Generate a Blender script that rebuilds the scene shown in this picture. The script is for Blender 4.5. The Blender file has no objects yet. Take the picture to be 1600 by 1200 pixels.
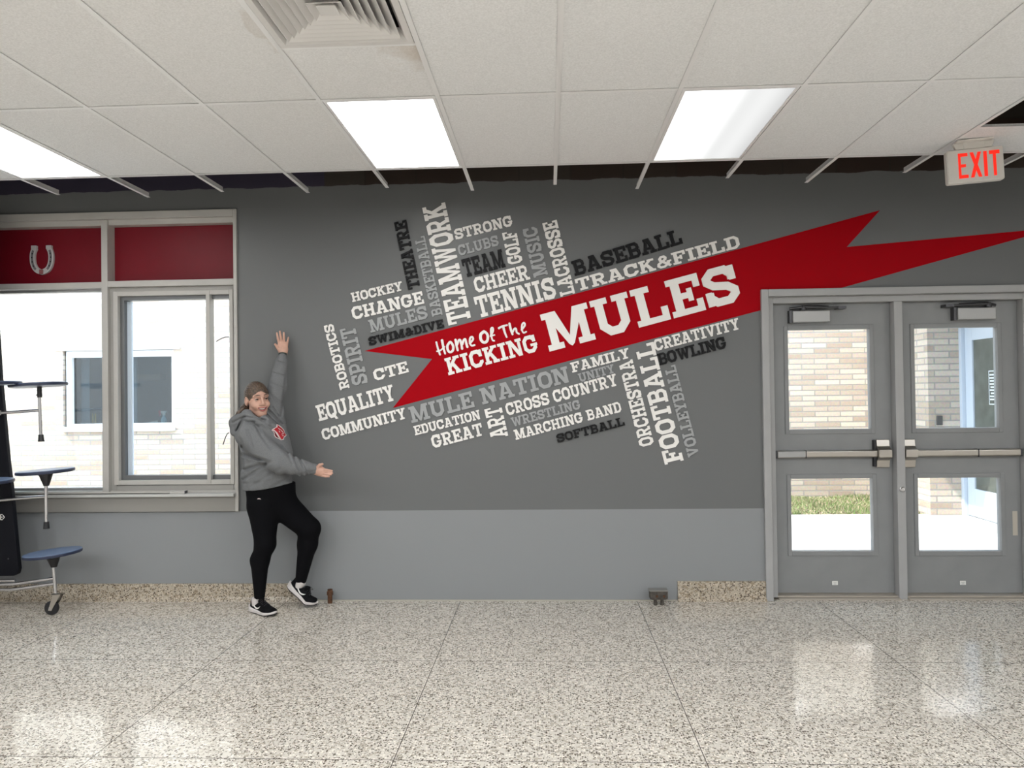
import bpy, bmesh, math, random
import numpy as np
from mathutils import Vector, Matrix
from mathutils.geometry import delaunay_2d_cdt

S = bpy.context.scene
C = S.collection
PI = math.pi

# ------------------------------------------------------------------ camera
FPX = 1180.0                      # focal length in pixels of the 1600 px wide frame
CAM_D, CAM_H = 5.8, 1.585         # distance to the lettered wall (y = 0), height above the floor
ROLL = 0.013
_tx, _ty = 56.0, -14.0            # where the wall's normal meets the frame, from the centre
_x0 = math.cos(ROLL) * _tx + math.sin(ROLL) * _ty
_y0 = -math.sin(ROLL) * _tx + math.cos(ROLL) * _ty
_ph = math.atan(-_y0 / FPX)
_th = math.atan(_x0 / FPX * math.cos(_ph))
cF = Vector((-math.sin(_th) * math.cos(_ph), math.cos(_th) * math.cos(_ph), math.sin(_ph)))
_r0 = Vector((math.cos(_th), math.sin(_th), 0))
_u0 = _r0.cross(cF)
cR = math.cos(ROLL) * _r0 - math.sin(ROLL) * _u0
cU = math.sin(ROLL) * _r0 + math.cos(ROLL) * _u0
cP = Vector((0, -CAM_D, CAM_H))
cam = bpy.data.objects.new('camera', bpy.data.cameras.new('camera'))
C.objects.link(cam)
cam.data.sensor_fit = 'HORIZONTAL'
cam.data.sensor_width = 36.0
cam.data.lens = 36.0 * FPX / 1600.0
cam.data.clip_start = 0.05
m3 = Matrix((cR, cU, -cF)).transposed()
cam.matrix_world = Matrix.Translation(cP) @ m3.to_4x4()
S.camera = cam

# ------------------------------------------------------------------ world, sun, lights, exposure
S.view_settings.view_transform = 'Standard'
S.view_settings.look = 'None'
S.view_settings.gamma = 1.0
S.view_settings.use_curve_mapping = False
S.view_settings.exposure = 1.08
w = bpy.data.worlds.new('world'); S.world = w
w.use_nodes = True
bg = w.node_tree.nodes['Background']
bg.inputs['Color'].default_value = (0.70, 0.86, 1.0, 1)
bg.inputs['Strength'].default_value = 2.9

def sun_lamp():
    l = bpy.data.lights.new('sun', 'SUN'); l.energy = 4.0; l.angle = 0.01; l.color = (1, 0.95, 0.86)
    o = bpy.data.objects.new('sun', l); C.objects.link(o)
    o.rotation_euler = Vector((0.62, 0.24, -0.8)).to_track_quat('-Z', 'Y').to_euler()
sun_lamp()

CEIL = 3.085
GX0, GP = 0.072, 0.606            # ceiling grid: x of line 0, pitch
ROWS = [-0.84, -2.03, -3.22, -4.41, -5.60, -6.79, -7.98, -9.17, -10.36]
LAMP_W = 21.0                     # watts of each troffer behind the camera
def troffer_lamp(n, r, power):
    l = bpy.data.lights.new('troffer_light', 'AREA'); l.shape = 'RECTANGLE'
    l.size = 0.56; l.size_y = 1.13; l.energy = power; l.color = (0.93, 0.97, 1.0)
    o = bpy.data.objects.new('troffer_light', l); C.objects.link(o)
    o.location = (GX0 + (n + .5) * GP, (ROWS[r] + ROWS[r + 1]) / 2, CEIL - 0.012)
for n_ in (-10, -6, -2, 1, 5, 9):
    for r_ in (3, 6):
        troffer_lamp(n_, r_, LAMP_W)
LENS = 4.5                        # emission of the visible troffer lenses

# ------------------------------------------------------------------ helpers
def at(u, v, y=0.0):
    """the point of the vertical plane y that the photograph shows at pixel (u, v)"""
    d = cF * FPX + cR * (u - 800) - cU * (v - 600)
    return cP + d * ((y + CAM_D) / d.y)

def tag(o, label=None, cat=None, group=None, kind=None):
    if label: o['label'] = label
    if cat: o['category'] = cat
    if group: o['group'] = group
    if kind: o['kind'] = kind
    return o

def empty(name, loc, label=None, cat=None, group=None, kind=None):
    o = bpy.data.objects.new(name, None); C.objects.link(o)
    o.location = loc; o.empty_display_size = 0.1
    return tag(o, label, cat, group, kind)

def root_loc(o):
    p = Vector((0, 0, 0))
    while o is not None:
        p += o.location; o = o.parent
    return p

MATS = {}
def mat(name, col, rough=0.5, metal=0.0, spec=0.5, noise=0.0, nscale=20.0, bump=0.0, bscale=60.0, emit=0.0, coat=0.0):
    if name in MATS: return MATS[name]
    m = bpy.data.materials.new(name); m.use_nodes = True
    nt = m.node_tree; b = nt.nodes['Principled BSDF']
    b.inputs['Base Color'].default_value = (*col, 1)
    b.inputs['Roughness'].default_value = rough
    b.inputs['Metallic'].default_value = metal
    b.inputs['Specular IOR Level'].default_value = spec
    b.inputs['Coat Weight'].default_value = coat
    tc = nt.nodes.new('ShaderNodeTexCoord')
    if noise:
        n = nt.nodes.new('ShaderNodeTexNoise'); n.inputs['Scale'].default_value = nscale; n.inputs['Detail'].default_value = 4
        nt.links.new(tc.outputs['Object'], n.inputs['Vector'])
        r = nt.nodes.new('ShaderNodeValToRGB')
        r.color_ramp.elements[0].position = 0.3; r.color_ramp.elements[1].position = 0.7
        r.color_ramp.elements[0].color = (*[c * (1 - noise) for c in col], 1)
        r.color_ramp.elements[1].color = (*[min(1, c * (1 + noise)) for c in col], 1)
        nt.links.new(n.outputs['Fac'], r.inputs['Fac']); nt.links.new(r.outputs['Color'], b.inputs['Base Color'])
    if bump:
        n = nt.nodes.new('ShaderNodeTexNoise'); n.inputs['Scale'].default_value = bscale; n.inputs['Detail'].default_value = 5
        nt.links.new(tc.outputs['Object'], n.inputs['Vector'])
        bp = nt.nodes.new('ShaderNodeBump'); bp.inputs['Strength'].default_value = bump; bp.inputs['Distance'].default_value = 0.004
        nt.links.new(n.outputs['Fac'], bp.inputs['Height']); nt.links.new(bp.outputs['Normal'], b.inputs['Normal'])
    if emit:
        b.inputs['Emission Color'].default_value = (*col, 1); b.inputs['Emission Strength'].default_value = emit
    MATS[name] = m
    return m

def glass_mat(name, tint=(1, 1, 1), refl=0.06, rough=0.0):
    if name in MATS: return MATS[name]
    m = bpy.data.materials.new(name); m.use_nodes = True
    nt = m.node_tree; nt.nodes.clear()
    out = nt.nodes.new('ShaderNodeOutputMaterial'); mix = nt.nodes.new('ShaderNodeMixShader')
    tr = nt.nodes.new('ShaderNodeBsdfTransparent'); tr.inputs['Color'].default_value = (*tint, 1)
    gl = nt.nodes.new('ShaderNodeBsdfGlossy'); gl.inputs['Roughness'].default_value = rough
    lw = nt.nodes.new('ShaderNodeLayerWeight'); lw.inputs['Blend'].default_value = 0.25
    mr = nt.nodes.new('ShaderNodeMapRange'); mr.inputs['To Min'].default_value = refl; mr.inputs['To Max'].default_value = 0.7
    nt.links.new(lw.outputs['Fresnel'], mr.inputs['Value'])
    mr.inputs['From Min'].default_value = 0.04
    nt.links.new(mr.outputs['Result'], mix.inputs['Fac'])
    nt.links.new(tr.outputs[0], mix.inputs[1]); nt.links.new(gl.outputs[0], mix.inputs[2])
    nt.links.new(mix.outputs[0], out.inputs['Surface'])
    MATS[name] = m
    return m

def link_mesh(name, verts, faces, mats, parent=None, mi=None, smooth=None, bevel=0.0):
    """one mesh object; world-space verts are stored relative to the thing's base"""
    v = np.asarray([tuple(p) for p in verts], dtype=float).reshape(-1, 3)
    if parent is not None:
        o_loc = root_loc(parent)
    else:
        lo, hi = v.min(0), v.max(0)
        o_loc = Vector(((lo[0] + hi[0]) / 2, (lo[1] + hi[1]) / 2, lo[2]))
    me = bpy.data.meshes.new(name)
    me.from_pydata([tuple(p) for p in (v - np.array(o_loc))], [], [tuple(int(i) for i in f) for f in faces])
    for m in (mats if isinstance(mats, (list, tuple)) else [mats]): me.materials.append(m)
    if mi is not None: me.polygons.foreach_set('material_index', list(mi))
    if smooth is not None:
        me.polygons.foreach_set('use_smooth', [True] * len(me.polygons))
        if smooth < 179: me.set_sharp_from_angle(angle=math.radians(smooth))
    me.update()
    o = bpy.data.objects.new(name, me); C.objects.link(o)
    if parent is not None: o.parent = parent
    else: o.location = o_loc
    if bevel:
        b = o.modifiers.new('bevel', 'BEVEL'); b.width = bevel; b.segments = 2; b.limit_method = 'ANGLE'
    return o

class MB:
    def __init__(s): s.v = []; s.f = []; s.mi = []
    def add(s, verts, faces, m=0):
        k = len(s.v); s.v += [Vector(p) for p in verts]
        for f in faces: s.f.append([i + k for i in f]); s.mi.append(m)
        return s
    def box(s, x0, y0, z0, x1, y1, z1, m=0):
        a, b = sorted((x0, x1)); c, d = sorted((y0, y1)); e, g = sorted((z0, z1))
        return s.add([(a, c, e), (b, c, e), (b, d, e), (a, d, e), (a, c, g), (b, c, g), (b, d, g), (a, d, g)],
                     [(0, 3, 2, 1), (4, 5, 6, 7), (0, 1, 5, 4), (1, 2, 6, 5), (2, 3, 7, 6), (3, 0, 4, 7)], m)
    def tube(s, pts, r, n=12, m=0, caps=True):
        pts = [Vector(p) for p in pts]
        rs = r if isinstance(r, (list, tuple)) else [r] * len(pts)
        rings = []; up = None
        for i, p in enumerate(pts):
            if i == 0: t = pts[1] - p
            elif i == len(pts) - 1: t = p - pts[i - 1]
            else: t = (pts[i + 1] - p).normalized() + (p - pts[i - 1]).normalized()
            t.normalize()
            if up is None: up = t.orthogonal().normalized()
            up = (up - t * up.dot(t)).normalized()
            sd = t.cross(up)
            rings.append([p + (up * math.cos(2 * PI * k / n) + sd * math.sin(2 * PI * k / n)) * rs[i] for k in range(n)])
        vs = [q for ring in rings for q in ring]; fs = []
        for i in range(len(pts) - 1):
            for k in range(n):
                fs.append((i * n + k, i * n + (k + 1) % n, (i + 1) * n + (k + 1) % n, (i + 1) * n + k))
        if caps:
            fs.append(tuple(range(n - 1, -1, -1))); fs.append(tuple((len(pts) - 1) * n + k for k in range(n)))
        return s.add(vs, fs, m)
    def lathe(s, prof, o, axis=(0, 0, 1), n=32, m=0):
        """prof: (radius, height) pairs turned about axis at o"""
        ax = Vector(axis).normalized(); e1 = ax.orthogonal().normalized(); e2 = ax.cross(e1); o = Vector(o)
        vs = []; fs = []
        for r, h in prof:
            for k in range(n):
                a = 2 * PI * k / n
                vs.append(o + ax * h + (e1 * math.cos(a) + e2 * math.sin(a)) * r)
        for i in range(len(prof) - 1):
            for k in range(n):
                fs.append((i * n + k, i * n + (k + 1) % n, (i + 1) * n + (k + 1) % n, (i + 1) * n + k))
        fs.append(tuple(range(n - 1, -1, -1))); fs.append(tuple((len(prof) - 1) * n + k for k in range(n)))
        return s.add(vs, fs, m)
    def prism(s, poly, to3, a, b, m=0):
        """2D outline poly; to3(p, h) -> point at height h; from a to b"""
        n = len(poly)
        vs = [to3(p, a) for p in poly] + [to3(p, b) for p in poly]
        fs = [tuple(range(n - 1, -1, -1)), tuple(range(n, 2 * n))]
        for k in range(n): fs.append((k, (k + 1) % n, n + (k + 1) % n, n + k))
        return s.add(vs, fs, m)
    def frame(s, x0, z0, x1, z1, wl, wb, wr, wt, y0, y1, m=0):
        s.box(x0, y0, z0, x0 + wl, y1, z1, m); s.box(x1 - wr, y0, z0, x1, y1, z1, m)
        s.box(x0 + wl, y0, z0, x1 - wr, y1, z0 + wb, m); s.box(x0 + wl, y0, z1 - wt, x1 - wr, y1, z1, m)
        return s
    def build(s, name, mats, parent=None, smooth=None, bevel=0.0):
        return link_mesh(name, s.v, s.f, mats, parent, s.mi, smooth, bevel)

def union2d(polys):
    """exact union of overlapping convex polygons -> points, triangles"""
    vs = []; fs = []
    for p in polys:
        a = sum(p[i][0] * p[(i + 1) % len(p)][1] - p[(i + 1) % len(p)][0] * p[i][1] for i in range(len(p)))
        if a < 0: p = p[::-1]
        k = len(vs); vs += [Vector((q[0], q[1])) for q in p]; fs.append(list(range(k, k + len(p))))
    ov, oe, of, a_, b_, c_ = delaunay_2d_cdt(vs, [], fs, 0, 1e-5)
    tris = [f for f, src in zip(of, c_) if len(src)]
    out = []
    for f in tris:
        a, b, c = (ov[i] for i in f[:3])
        if (b.x - a.x) * (c.y - a.y) - (b.y - a.y) * (c.x - a.x) < 0: f = f[::-1]
        out.append(list(f))
    return ov, out

def extrude2d(polys, to3, a, b):
    """solid of the union of polys between heights a and b -> verts, faces"""
    ov, tris = union2d(polys)
    n = len(ov)
    vs = [to3(p, a) for p in ov] + [to3(p, b) for p in ov]
    fs = []; edges = {}
    for f in tris:
        fs.append([i + n for i in f]); fs.append(f[::-1])
        for k in range(len(f)):
            e = (f[k], f[(k + 1) % len(f)])
            if (e[1], e[0]) in edges: del edges[(e[1], e[0])]
            else: edges[e] = 1
    for (i, j) in edges: fs.append([i, j, n + j, n + i])
    return vs, fs

# ------------------------------------------------------------------ materials
def terrazzo_mat(name, base, dark, tan, rough, joints):
    m = bpy.data.materials.new(name); m.use_nodes = True
    nt = m.node_tree; N = nt.nodes.new; L = nt.links.new; b = nt.nodes['Principled BSDF']
    geo = N('ShaderNodeNewGeometry')
    def layer(scale, rnd, lo, hi, prev, col, detail_off):
        mp = N('ShaderNodeMapping'); mp.inputs['Location'].default_value = detail_off
        L(geo.outputs['Position'], mp.inputs['Vector'])
        nz = N('ShaderNodeTexNoise'); nz.inputs['Scale'].default_value = scale * 1.3; nz.inputs['Detail'].default_value = 1
        L(mp.outputs[0], nz.inputs['Vector'])
        ad = N('ShaderNodeVectorMath'); ad.operation = 'MULTIPLY_ADD'
        L(nz.outputs['Color'], ad.inputs[0]); ad.inputs[1].default_value = (0.6 / scale,) * 3; L(mp.outputs[0], ad.inputs[2])
        v = N('ShaderNodeTexVoronoi'); v.inputs['Scale'].default_value = scale
        L(ad.outputs[0], v.inputs['Vector'])
        sp = N('ShaderNodeSeparateColor'); L(v.outputs['Color'], sp.inputs[0])
        g1 = N('ShaderNodeMath'); g1.operation = 'LESS_THAN'; L(sp.outputs[0], g1.inputs[0]); g1.inputs[1].default_value = rnd
        g2 = N('ShaderNodeMath'); g2.operation = 'LESS_THAN'; L(v.outputs['Distance'], g2.inputs[0]); g2.inputs[1].default_value = lo
        mu = N('ShaderNodeMath'); mu.operation = 'MULTIPLY'; L(g1.outputs[0], mu.inputs[0]); L(g2.outputs[0], mu.inputs[1])
        mx = N('ShaderNodeMix'); mx.data_type = 'RGBA'
        L(mu.outputs[0], mx.inputs['Factor'])
        if isinstance(prev, tuple): mx.inputs['A'].default_value = (*prev, 1)
        else: L(prev, mx.inputs['A'])
        mx.inputs['B'].default_value = (*col, 1)
        return mx.outputs['Result']
    c = layer(60, 0.42, 0.60, 0, base, tan, (3, 1, 2))
    c = layer(85, 0.30, 0.50, 0, c, tuple(min(1, x * 1.35) for x in base), (7, 5, 1))
    c = layer(95, 0.26, 0.50, 0, c, dark, (0.3, 0.7, 0))
    c = layer(140, 0.16, 0.45, 0, c, tuple(x * 0.55 for x in dark), (2.3, 4.7, 9))
    if joints:
        sx = N('ShaderNodeSeparateXYZ'); L(geo.outputs['Position'], sx.inputs[0])
        masks = []
        for sock, off, pitch in ((sx.outputs['X'], -0.69, 1.345), (sx.outputs['Y'], -1.315, 1.215)):
            a = N('ShaderNodeMath'); a.operation = 'SUBTRACT'; L(sock, a.inputs[0]); a.inputs[1].default_value = off - pitch / 2
            d = N('ShaderNodeMath'); d.operation = 'FLOORED_MODULO'; L(a.outputs[0], d.inputs[0]); d.inputs[1].default_value = pitch
            e = N('ShaderNodeMath'); e.operation = 'SUBTRACT'; L(d.outputs[0], e.inputs[0]); e.inputs[1].default_value = pitch / 2
            g = N('ShaderNodeMath'); g.operation = 'ABSOLUTE'; L(e.outputs[0], g.inputs[0])
            h = N('ShaderNodeMath'); h.operation = 'LESS_THAN'; L(g.outputs[0], h.inputs[0]); h.inputs[1].default_value = 0.0022
            masks.append(h)
        mxm = N('ShaderNodeMath'); mxm.operation = 'MAXIMUM'; L(masks[0].outputs[0], mxm.inputs[0]); L(masks[1].outputs[0], mxm.inputs[1])
        mx = N('ShaderNodeMix'); mx.data_type = 'RGBA'; L(mxm.outputs[0], mx.inputs['Factor'])
        L(c, mx.inputs['A']); mx.inputs['B'].default_value = (0.10, 0.085, 0.075, 1); c = mx.outputs['Result']
    L(c, b.inputs['Base Color'])
    b.inputs['Roughness'].default_value = rough
    b.inputs['Specular IOR Level'].default_value = 0.5
    if joints:
        nz = N('ShaderNodeTexNoise'); nz.inputs['Scale'].default_value = 3; nz.inputs['Detail'].default_value = 3
        L(geo.outputs['Position'], nz.inputs['Vector'])
        mr = N('ShaderNodeMapRange'); mr.inputs['To Min'].default_value = rough * 0.85; mr.inputs['To Max'].default_value = rough * 1.2
        L(nz.outputs['Fac'], mr.inputs['Value']); L(mr.outputs[0], b.inputs['Roughness'])
    return m

def brick_mat(name, colors, mortar, bw, bh, ms, axis='X', rough=0.85):
    m = bpy.data.materials.new(name); m.use_nodes = True
    nt = m.node_tree; N = nt.nodes.new; L = nt.links.new; b = nt.nodes['Principled BSDF']
    geo = N('ShaderNodeNewGeometry'); sx = N('ShaderNodeSeparateXYZ'); L(geo.outputs['Position'], sx.inputs[0])
    ad = N('ShaderNodeMath'); ad.operation = 'ADD'; L(sx.outputs['X'], ad.inputs[0]); L(sx.outputs['Y'], ad.inputs[1])
    cb = N('ShaderNodeCombineXYZ'); L(ad.outputs[0], cb.inputs[0]); L(sx.outputs['Z'], cb.inputs[1])
    br = N('ShaderNodeTexBrick'); L(cb.outputs[0], br.inputs['Vector'])
    br.inputs['Scale'].default_value = 1; br.inputs['Brick Width'].default_value = bw; br.inputs['Row Height'].default_value = bh
    br.inputs['Mortar Size'].default_value = ms; br.inputs['Mortar Smooth'].default_value = 0.2; br.inputs['Bias'].default_value = 0
    br.inputs['Color1'].default_value = (*colors[0], 1); br.inputs['Color2'].default_value = (*colors[1], 1)
    br.inputs['Mortar'].default_value = (*mortar, 1)
    nz = N('ShaderNodeTexNoise'); nz.inputs['Scale'].default_value = 40; L(geo.outputs['Position'], nz.inputs['Vector'])
    mx = N('ShaderNodeMix'); mx.data_type = 'RGBA'; mx.blend_type = 'OVERLAY'; mx.inputs['Factor'].default_value = 0.25
    L(br.outputs['Color'], mx.inputs['A']); L(nz.outputs['Color'], mx.inputs['B'])
    L(mx.outputs['Result'], b.inputs['Base Color']); b.inputs['Roughness'].default_value = rough
    bp = N('ShaderNodeBump'); bp.inputs['Strength'].default_value = 0.4; bp.inputs['Distance'].default_value = 0.008; bp.invert = True
    L(br.outputs['Fac'], bp.inputs['Height']); L(bp.outputs['Normal'], b.inputs['Normal'])
    return m

WAINSCOT = 0.692
def wall_paint_mat():
    """dark grey above, light grey below, bare old blockwork above the ragged edge of the paint"""
    m = bpy.data.materials.new('two_tone_grey_paint'); m.use_nodes = True
    nt = m.node_tree; N = nt.nodes.new; L = nt.links.new; b = nt.nodes['Principled BSDF']
    geo = N('ShaderNodeNewGeometry'); sx = N('ShaderNodeSeparateXYZ'); L(geo.outputs['Position'], sx.inputs[0])
    def gt(sock, val):
        g = N('ShaderNodeMath'); g.operation = 'GREATER_THAN'; L(sock, g.inputs[0]); g.inputs[1].default_value = val; return g.outputs[0]
    def mix(f, A, B):
        mx = N('ShaderNodeMix'); mx.data_type = 'RGBA'; L(f, mx.inputs['Factor'])
        for k, c in (('A', A), ('B', B)):
            if isinstance(c, tuple): mx.inputs[k].default_value = (*c, 1)
            else: L(c, mx.inputs[k])
        return mx.outputs['Result']
    c = mix(gt(sx.outputs['Z'], WAINSCOT), (0.255, 0.265, 0.275), (0.140, 0.145, 0.146))
    # ragged upper edge of the paint
    nz = N('ShaderNodeTexNoise'); nz.inputs['Scale'].default_value = 5; nz.inputs['Detail'].default_value = 6
    L(geo.outputs['Position'], nz.inputs['Vector'])
    zz = N('ShaderNodeMath'); zz.operation = 'MULTIPLY_ADD'; L(nz.outputs['Fac'], zz.inputs[0]); zz.inputs[1].default_value = 0.05; L(sx.outputs['Z'], zz.inputs[2])
    cb = N('ShaderNodeCombineXYZ'); L(sx.outputs['X'], cb.inputs[0]); L(sx.outputs['Z'], cb.inputs[1])
    br = N('ShaderNodeTexBrick'); L(cb.outputs[0], br.inputs['Vector']); br.inputs['Scale'].default_value = 1
    br.inputs['Brick Width'].default_value = 0.4; br.inputs['Row Height'].default_value = 0.2; br.inputs['Mortar Size'].default_value = 0.006
    br.inputs['Color1'].default_value = (0.045, 0.038, 0.032, 1); br.inputs['Color2'].default_value = (0.035, 0.022, 0.017, 1); br.inputs['Mortar'].default_value = (0.03, 0.025, 0.02, 1)
    purple = mix(gt(sx.outputs['X'], -1.72), (0.040, 0.034, 0.055), br.outputs['Color'])
    edge = N('ShaderNodeMath'); edge.operation = 'ADD'; edge.inputs[1].default_value = -0.025
    L(zz.outputs[0], edge.inputs[0])
    c = mix(gt(edge.outputs[0], 3.222), c, purple)
    L(c, b.inputs['Base Color']); b.inputs['Roughness'].default_value = 0.42; b.inputs['Specular IOR Level'].default_value = 0.4
    n2 = N('ShaderNodeTexNoise'); n2.inputs['Scale'].default_value = 90; n2.inputs['Detail'].default_value = 3
    L(geo.outputs['Position'], n2.inputs['Vector'])
    bp = N('ShaderNodeBump'); bp.inputs['Strength'].default_value = 0.06; bp.inputs['Distance'].default_value = 0.003
    L(n2.outputs['Fac'], bp.inputs['Height']); L(bp.outputs['Normal'], b.inputs['Normal'])
    return m

def ceiling_mat():
    m = bpy.data.materials.new('acoustic_tile'); m.use_nodes = True
    nt = m.node_tree; N = nt.nodes.new; L = nt.links.new; b = nt.nodes['Principled BSDF']
    geo = N('ShaderNodeNewGeometry')
    n1 = N('ShaderNodeTexNoise'); n1.inputs['Scale'].default_value = 130; n1.inputs['Detail'].default_value = 4; L(geo.outputs['Position'], n1.inputs['Vector'])
    r1 = N('ShaderNodeValToRGB'); r1.color_ramp.elements[0].position = 0.3; r1.color_ramp.elements[1].position = 0.7
    r1.color_ramp.elements[0].color = (0.72, 0.725, 0.725, 1); r1.color_ramp.elements[1].color = (0.85, 0.855, 0.86, 1)
    L(n1.outputs['Fac'], r1.inputs['Fac'])
    # the brown water stain on the half tile below the vent, and a soot stain by its corner
    c = r1.outputs['Color']
    for (cx, cy, rx, ry, col, k) in ((-0.545, -2.58, 0.34, 0.52, (0.42, 0.32, 0.21), 1.0), (-1.16, -2.80, 0.10, 0.34, (0.46, 0.39, 0.31), 0.45)):
        mp = N('ShaderNodeMapping'); mp.vector_type = 'POINT'
        mp.inputs['Location'].default_value = (-cx / rx, -cy / ry, 0); mp.inputs['Scale'].default_value = (1 / rx, 1 / ry, 0)
        L(geo.outputs['Position'], mp.inputs['Vector'])
        n2 = N('ShaderNodeTexNoise'); n2.inputs['Scale'].default_value = 9; n2.inputs['Detail'].default_value = 5; L(geo.outputs['Position'], n2.inputs['Vector'])
        ln = N('ShaderNodeVectorMath'); ln.operation = 'LENGTH'; L(mp.outputs[0], ln.inputs[0])
        ad = N('ShaderNodeMath'); ad.operation = 'MULTIPLY_ADD'; L(n2.outputs['Fac'], ad.inputs[0]); ad.inputs[1].default_value = 0.9; L(ln.outputs['Value'], ad.inputs[2])
        rp = N('ShaderNodeValToRGB'); e = rp.color_ramp.elements
        e[0].position = 0.55; e[0].color = (k * .45,) * 3 + (1,); e[1].position = 1.35; e[1].color = (0, 0, 0, 1)
        x = rp.color_ramp.elements.new(1.0 if k > .5 else 0.9); x.color = (k * .6,) * 3 + (1,)
        if k > .5:
            x = rp.color_ramp.elements.new(1.22); x.color = (k,) * 3 + (1,)
            x = rp.color_ramp.elements.new(1.28); x.color = (0.05,) * 3 + (1,)
        sc = N('ShaderNodeMath'); sc.operation = 'MULTIPLY'; sc.inputs[1].default_value = 1 / 1.5
        L(ad.outputs[0], sc.inputs[0])
        for el in rp.color_ramp.elements: el.position = min(1, el.position / 1.5)
        L(sc.outputs[0], rp.inputs['Fac'])
        sx = N('ShaderNodeSeparateXYZ'); L(geo.outputs['Position'], sx.inputs[0])
        lim = N('ShaderNodeMath'); lim.operation = 'LESS_THAN'; L(sx.outputs['X'], lim.inputs[0]); lim.inputs[1].default_value = -0.534 if k > .5 else -1.14
        cut = N('ShaderNodeMath'); cut.operation = 'MULTIPLY'; L(lim.outputs[0], cut.inputs[0]); L(rp.outputs['Color'], cut.inputs[1])
        mx = N('ShaderNodeMix'); mx.data_type = 'RGBA'; L(cut.outputs[0], mx.inputs['Factor']); L(c, mx.inputs['A']); mx.inputs['B'].default_value = (*col, 1)
        c = mx.outputs['Result']
    L(c, b.inputs['Base Color']); b.inputs['Roughness'].default_value = 0.9; b.inputs['Specular IOR Level'].default_value = 0.2
    bp = N('ShaderNodeBump'); bp.inputs['Strength'].default_value = 0.35; bp.inputs['Distance'].default_value = 0.003
    L(n1.outputs['Fac'], bp.inputs['Height']); L(bp.outputs['Normal'], b.inputs['Normal'])
    return m

M_FLOOR = terrazzo_mat('terrazzo_floor', (0.64, 0.595, 0.53), (0.13, 0.108, 0.085), (0.47, 0.42, 0.355), 0.10, True)
M_BASE = terrazzo_mat('terrazzo_base', (0.44, 0.385, 0.31), (0.09, 0.065, 0.045), (0.30, 0.24, 0.17), 0.35, False)
M_WALL = wall_paint_mat()
M_CEIL = ceiling_mat()
M_GRID = mat('white_grid_steel', (0.80, 0.80, 0.80), 0.4)
M_FRAME = mat('light_grey_frame_paint', (0.46, 0.445, 0.42), 0.38, noise=0.04, nscale=8)
M_ALU = mat('anodised_aluminium', (0.40, 0.40, 0.40), 0.35, metal=0.6)
M_DOOR = mat('grey_door_paint', (0.235, 0.24, 0.245), 0.42, noise=0.05, nscale=6)
M_DFRAME = mat('grey_door_frame_paint', (0.36, 0.36, 0.36), 0.36, noise=0.03, nscale=6)
M_RED = mat('red_panel_paint', (0.165, 0.005, 0.013), 0.42, spec=0.22, noise=0.05, nscale=5)
M_RIBBON = mat('red_vinyl', (0.36, 0.001, 0.006), 0.55, spec=0.06)
M_WHITE = mat('white_lettering', (0.85, 0.83, 0.80), 0.5)
M_GREY = mat('grey_lettering', (0.35, 0.36, 0.365), 0.5)
M_BLACK = mat('black_lettering', (0.006, 0.006, 0.007), 0.5, spec=0.2)
M_CHROME = mat('chrome', (0.62, 0.62, 0.64), 0.12, metal=1.0)
M_STEEL = mat('brushed_steel', (0.50, 0.47, 0.43), 0.28, metal=1.0)
M_DSTEEL = mat('dark_steel', (0.08, 0.08, 0.085), 0.35, metal=0.7)
M_BLKPL = mat('black_plastic', (0.012, 0.012, 0.015), 0.4)
M_GLASS = glass_mat('clear_glass')
M_WHT = mat('white_plastic', (0.80, 0.79, 0.76), 0.4)

# ------------------------------------------------------------------ room shell
RX0, RX1, RY0 = -7.0, 7.0, -11.0
ROOF = 3.75
WX0, WX1, WZ0, WZ1 = -5.6, -2.42, WAINSCOT + 0.004, 3.045        # window opening
DX0, DX1, DZ1 = 1.66, 3.66, 2.30                                  # door opening
b = MB()
for (x0, z0, x1, z1) in ((RX0, 0, WX0, ROOF), (WX0, 0, WX1, WZ0), (WX0, WZ1, WX1, ROOF), (WX1, 0, DX0, ROOF), (DX0, DZ1, DX1, ROOF), (DX1, 0, RX1, ROOF)):
    b.box(x0, 0, z0, x1, 0.28, z1)
wall_back = tag(b.build('wall_back', M_WALL), kind='structure')
M_SIDE = mat('side_wall_paint', (0.50, 0.49, 0.47), 0.6)
for nm, bx in (('wall_left', (RX0 - .2, RY0, 0, RX0, .28, ROOF)), ('wall_right', (RX1, RY0, 0, RX1 + .2, .28, ROOF)), ('wall_front', (RX0 - .2, RY0 - .2, 0, RX1 + .2, RY0, ROOF))):
    tag(MB().box(*bx).build(nm, M_SIDE), kind='structure')
tag(MB().box(RX0 - .2, RY0 - .2, -0.2, RX1 + .2, 0.28, 0).build('floor', M_FLOOR), kind='structure')
tag(MB().box(RX0 - .2, RY0 - .2, ROOF, RX1 + .2, 0.5, ROOF + .2).build('ceiling_deck', mat('dark_roof_deck', (0.05, 0.045, 0.04), 0.9)), kind='structure')
b = MB()
b.box(RX0, -0.018, 0, -1.935, 0, 0.132)
for q in range(5):                                                # little cove at the foot
    a0, a1 = q * PI / 10, (q + 1) * PI / 10
b.prism([(-0.045, 0), (-0.018, 0.032), (-0.018, 0), ], lambda p, h: (h, p[0], p[1]), RX0, -1.935)
tag(b.build('baseboard_left', M_BASE), kind='structure')
b = MB().box(0.962, -0.018, 0, 1.622, 0, 0.146)
b.prism([(-0.045, 0), (-0.018, 0.032), (-0.018, 0), ], lambda p, h: (h, p[0], p[1]), 0.962, 1.622)
tag(b.build('baseboard_right', M_BASE), kind='structure')
# thin pale scar of old mortar where the base is missing
tag(MB().box(-1.935, -0.022, 0, 0.962, 0.0, 0.006).build('trim_2', mat('old_mortar', (0.42, 0.39, 0.34), 0.9)), kind='structure')

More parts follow.
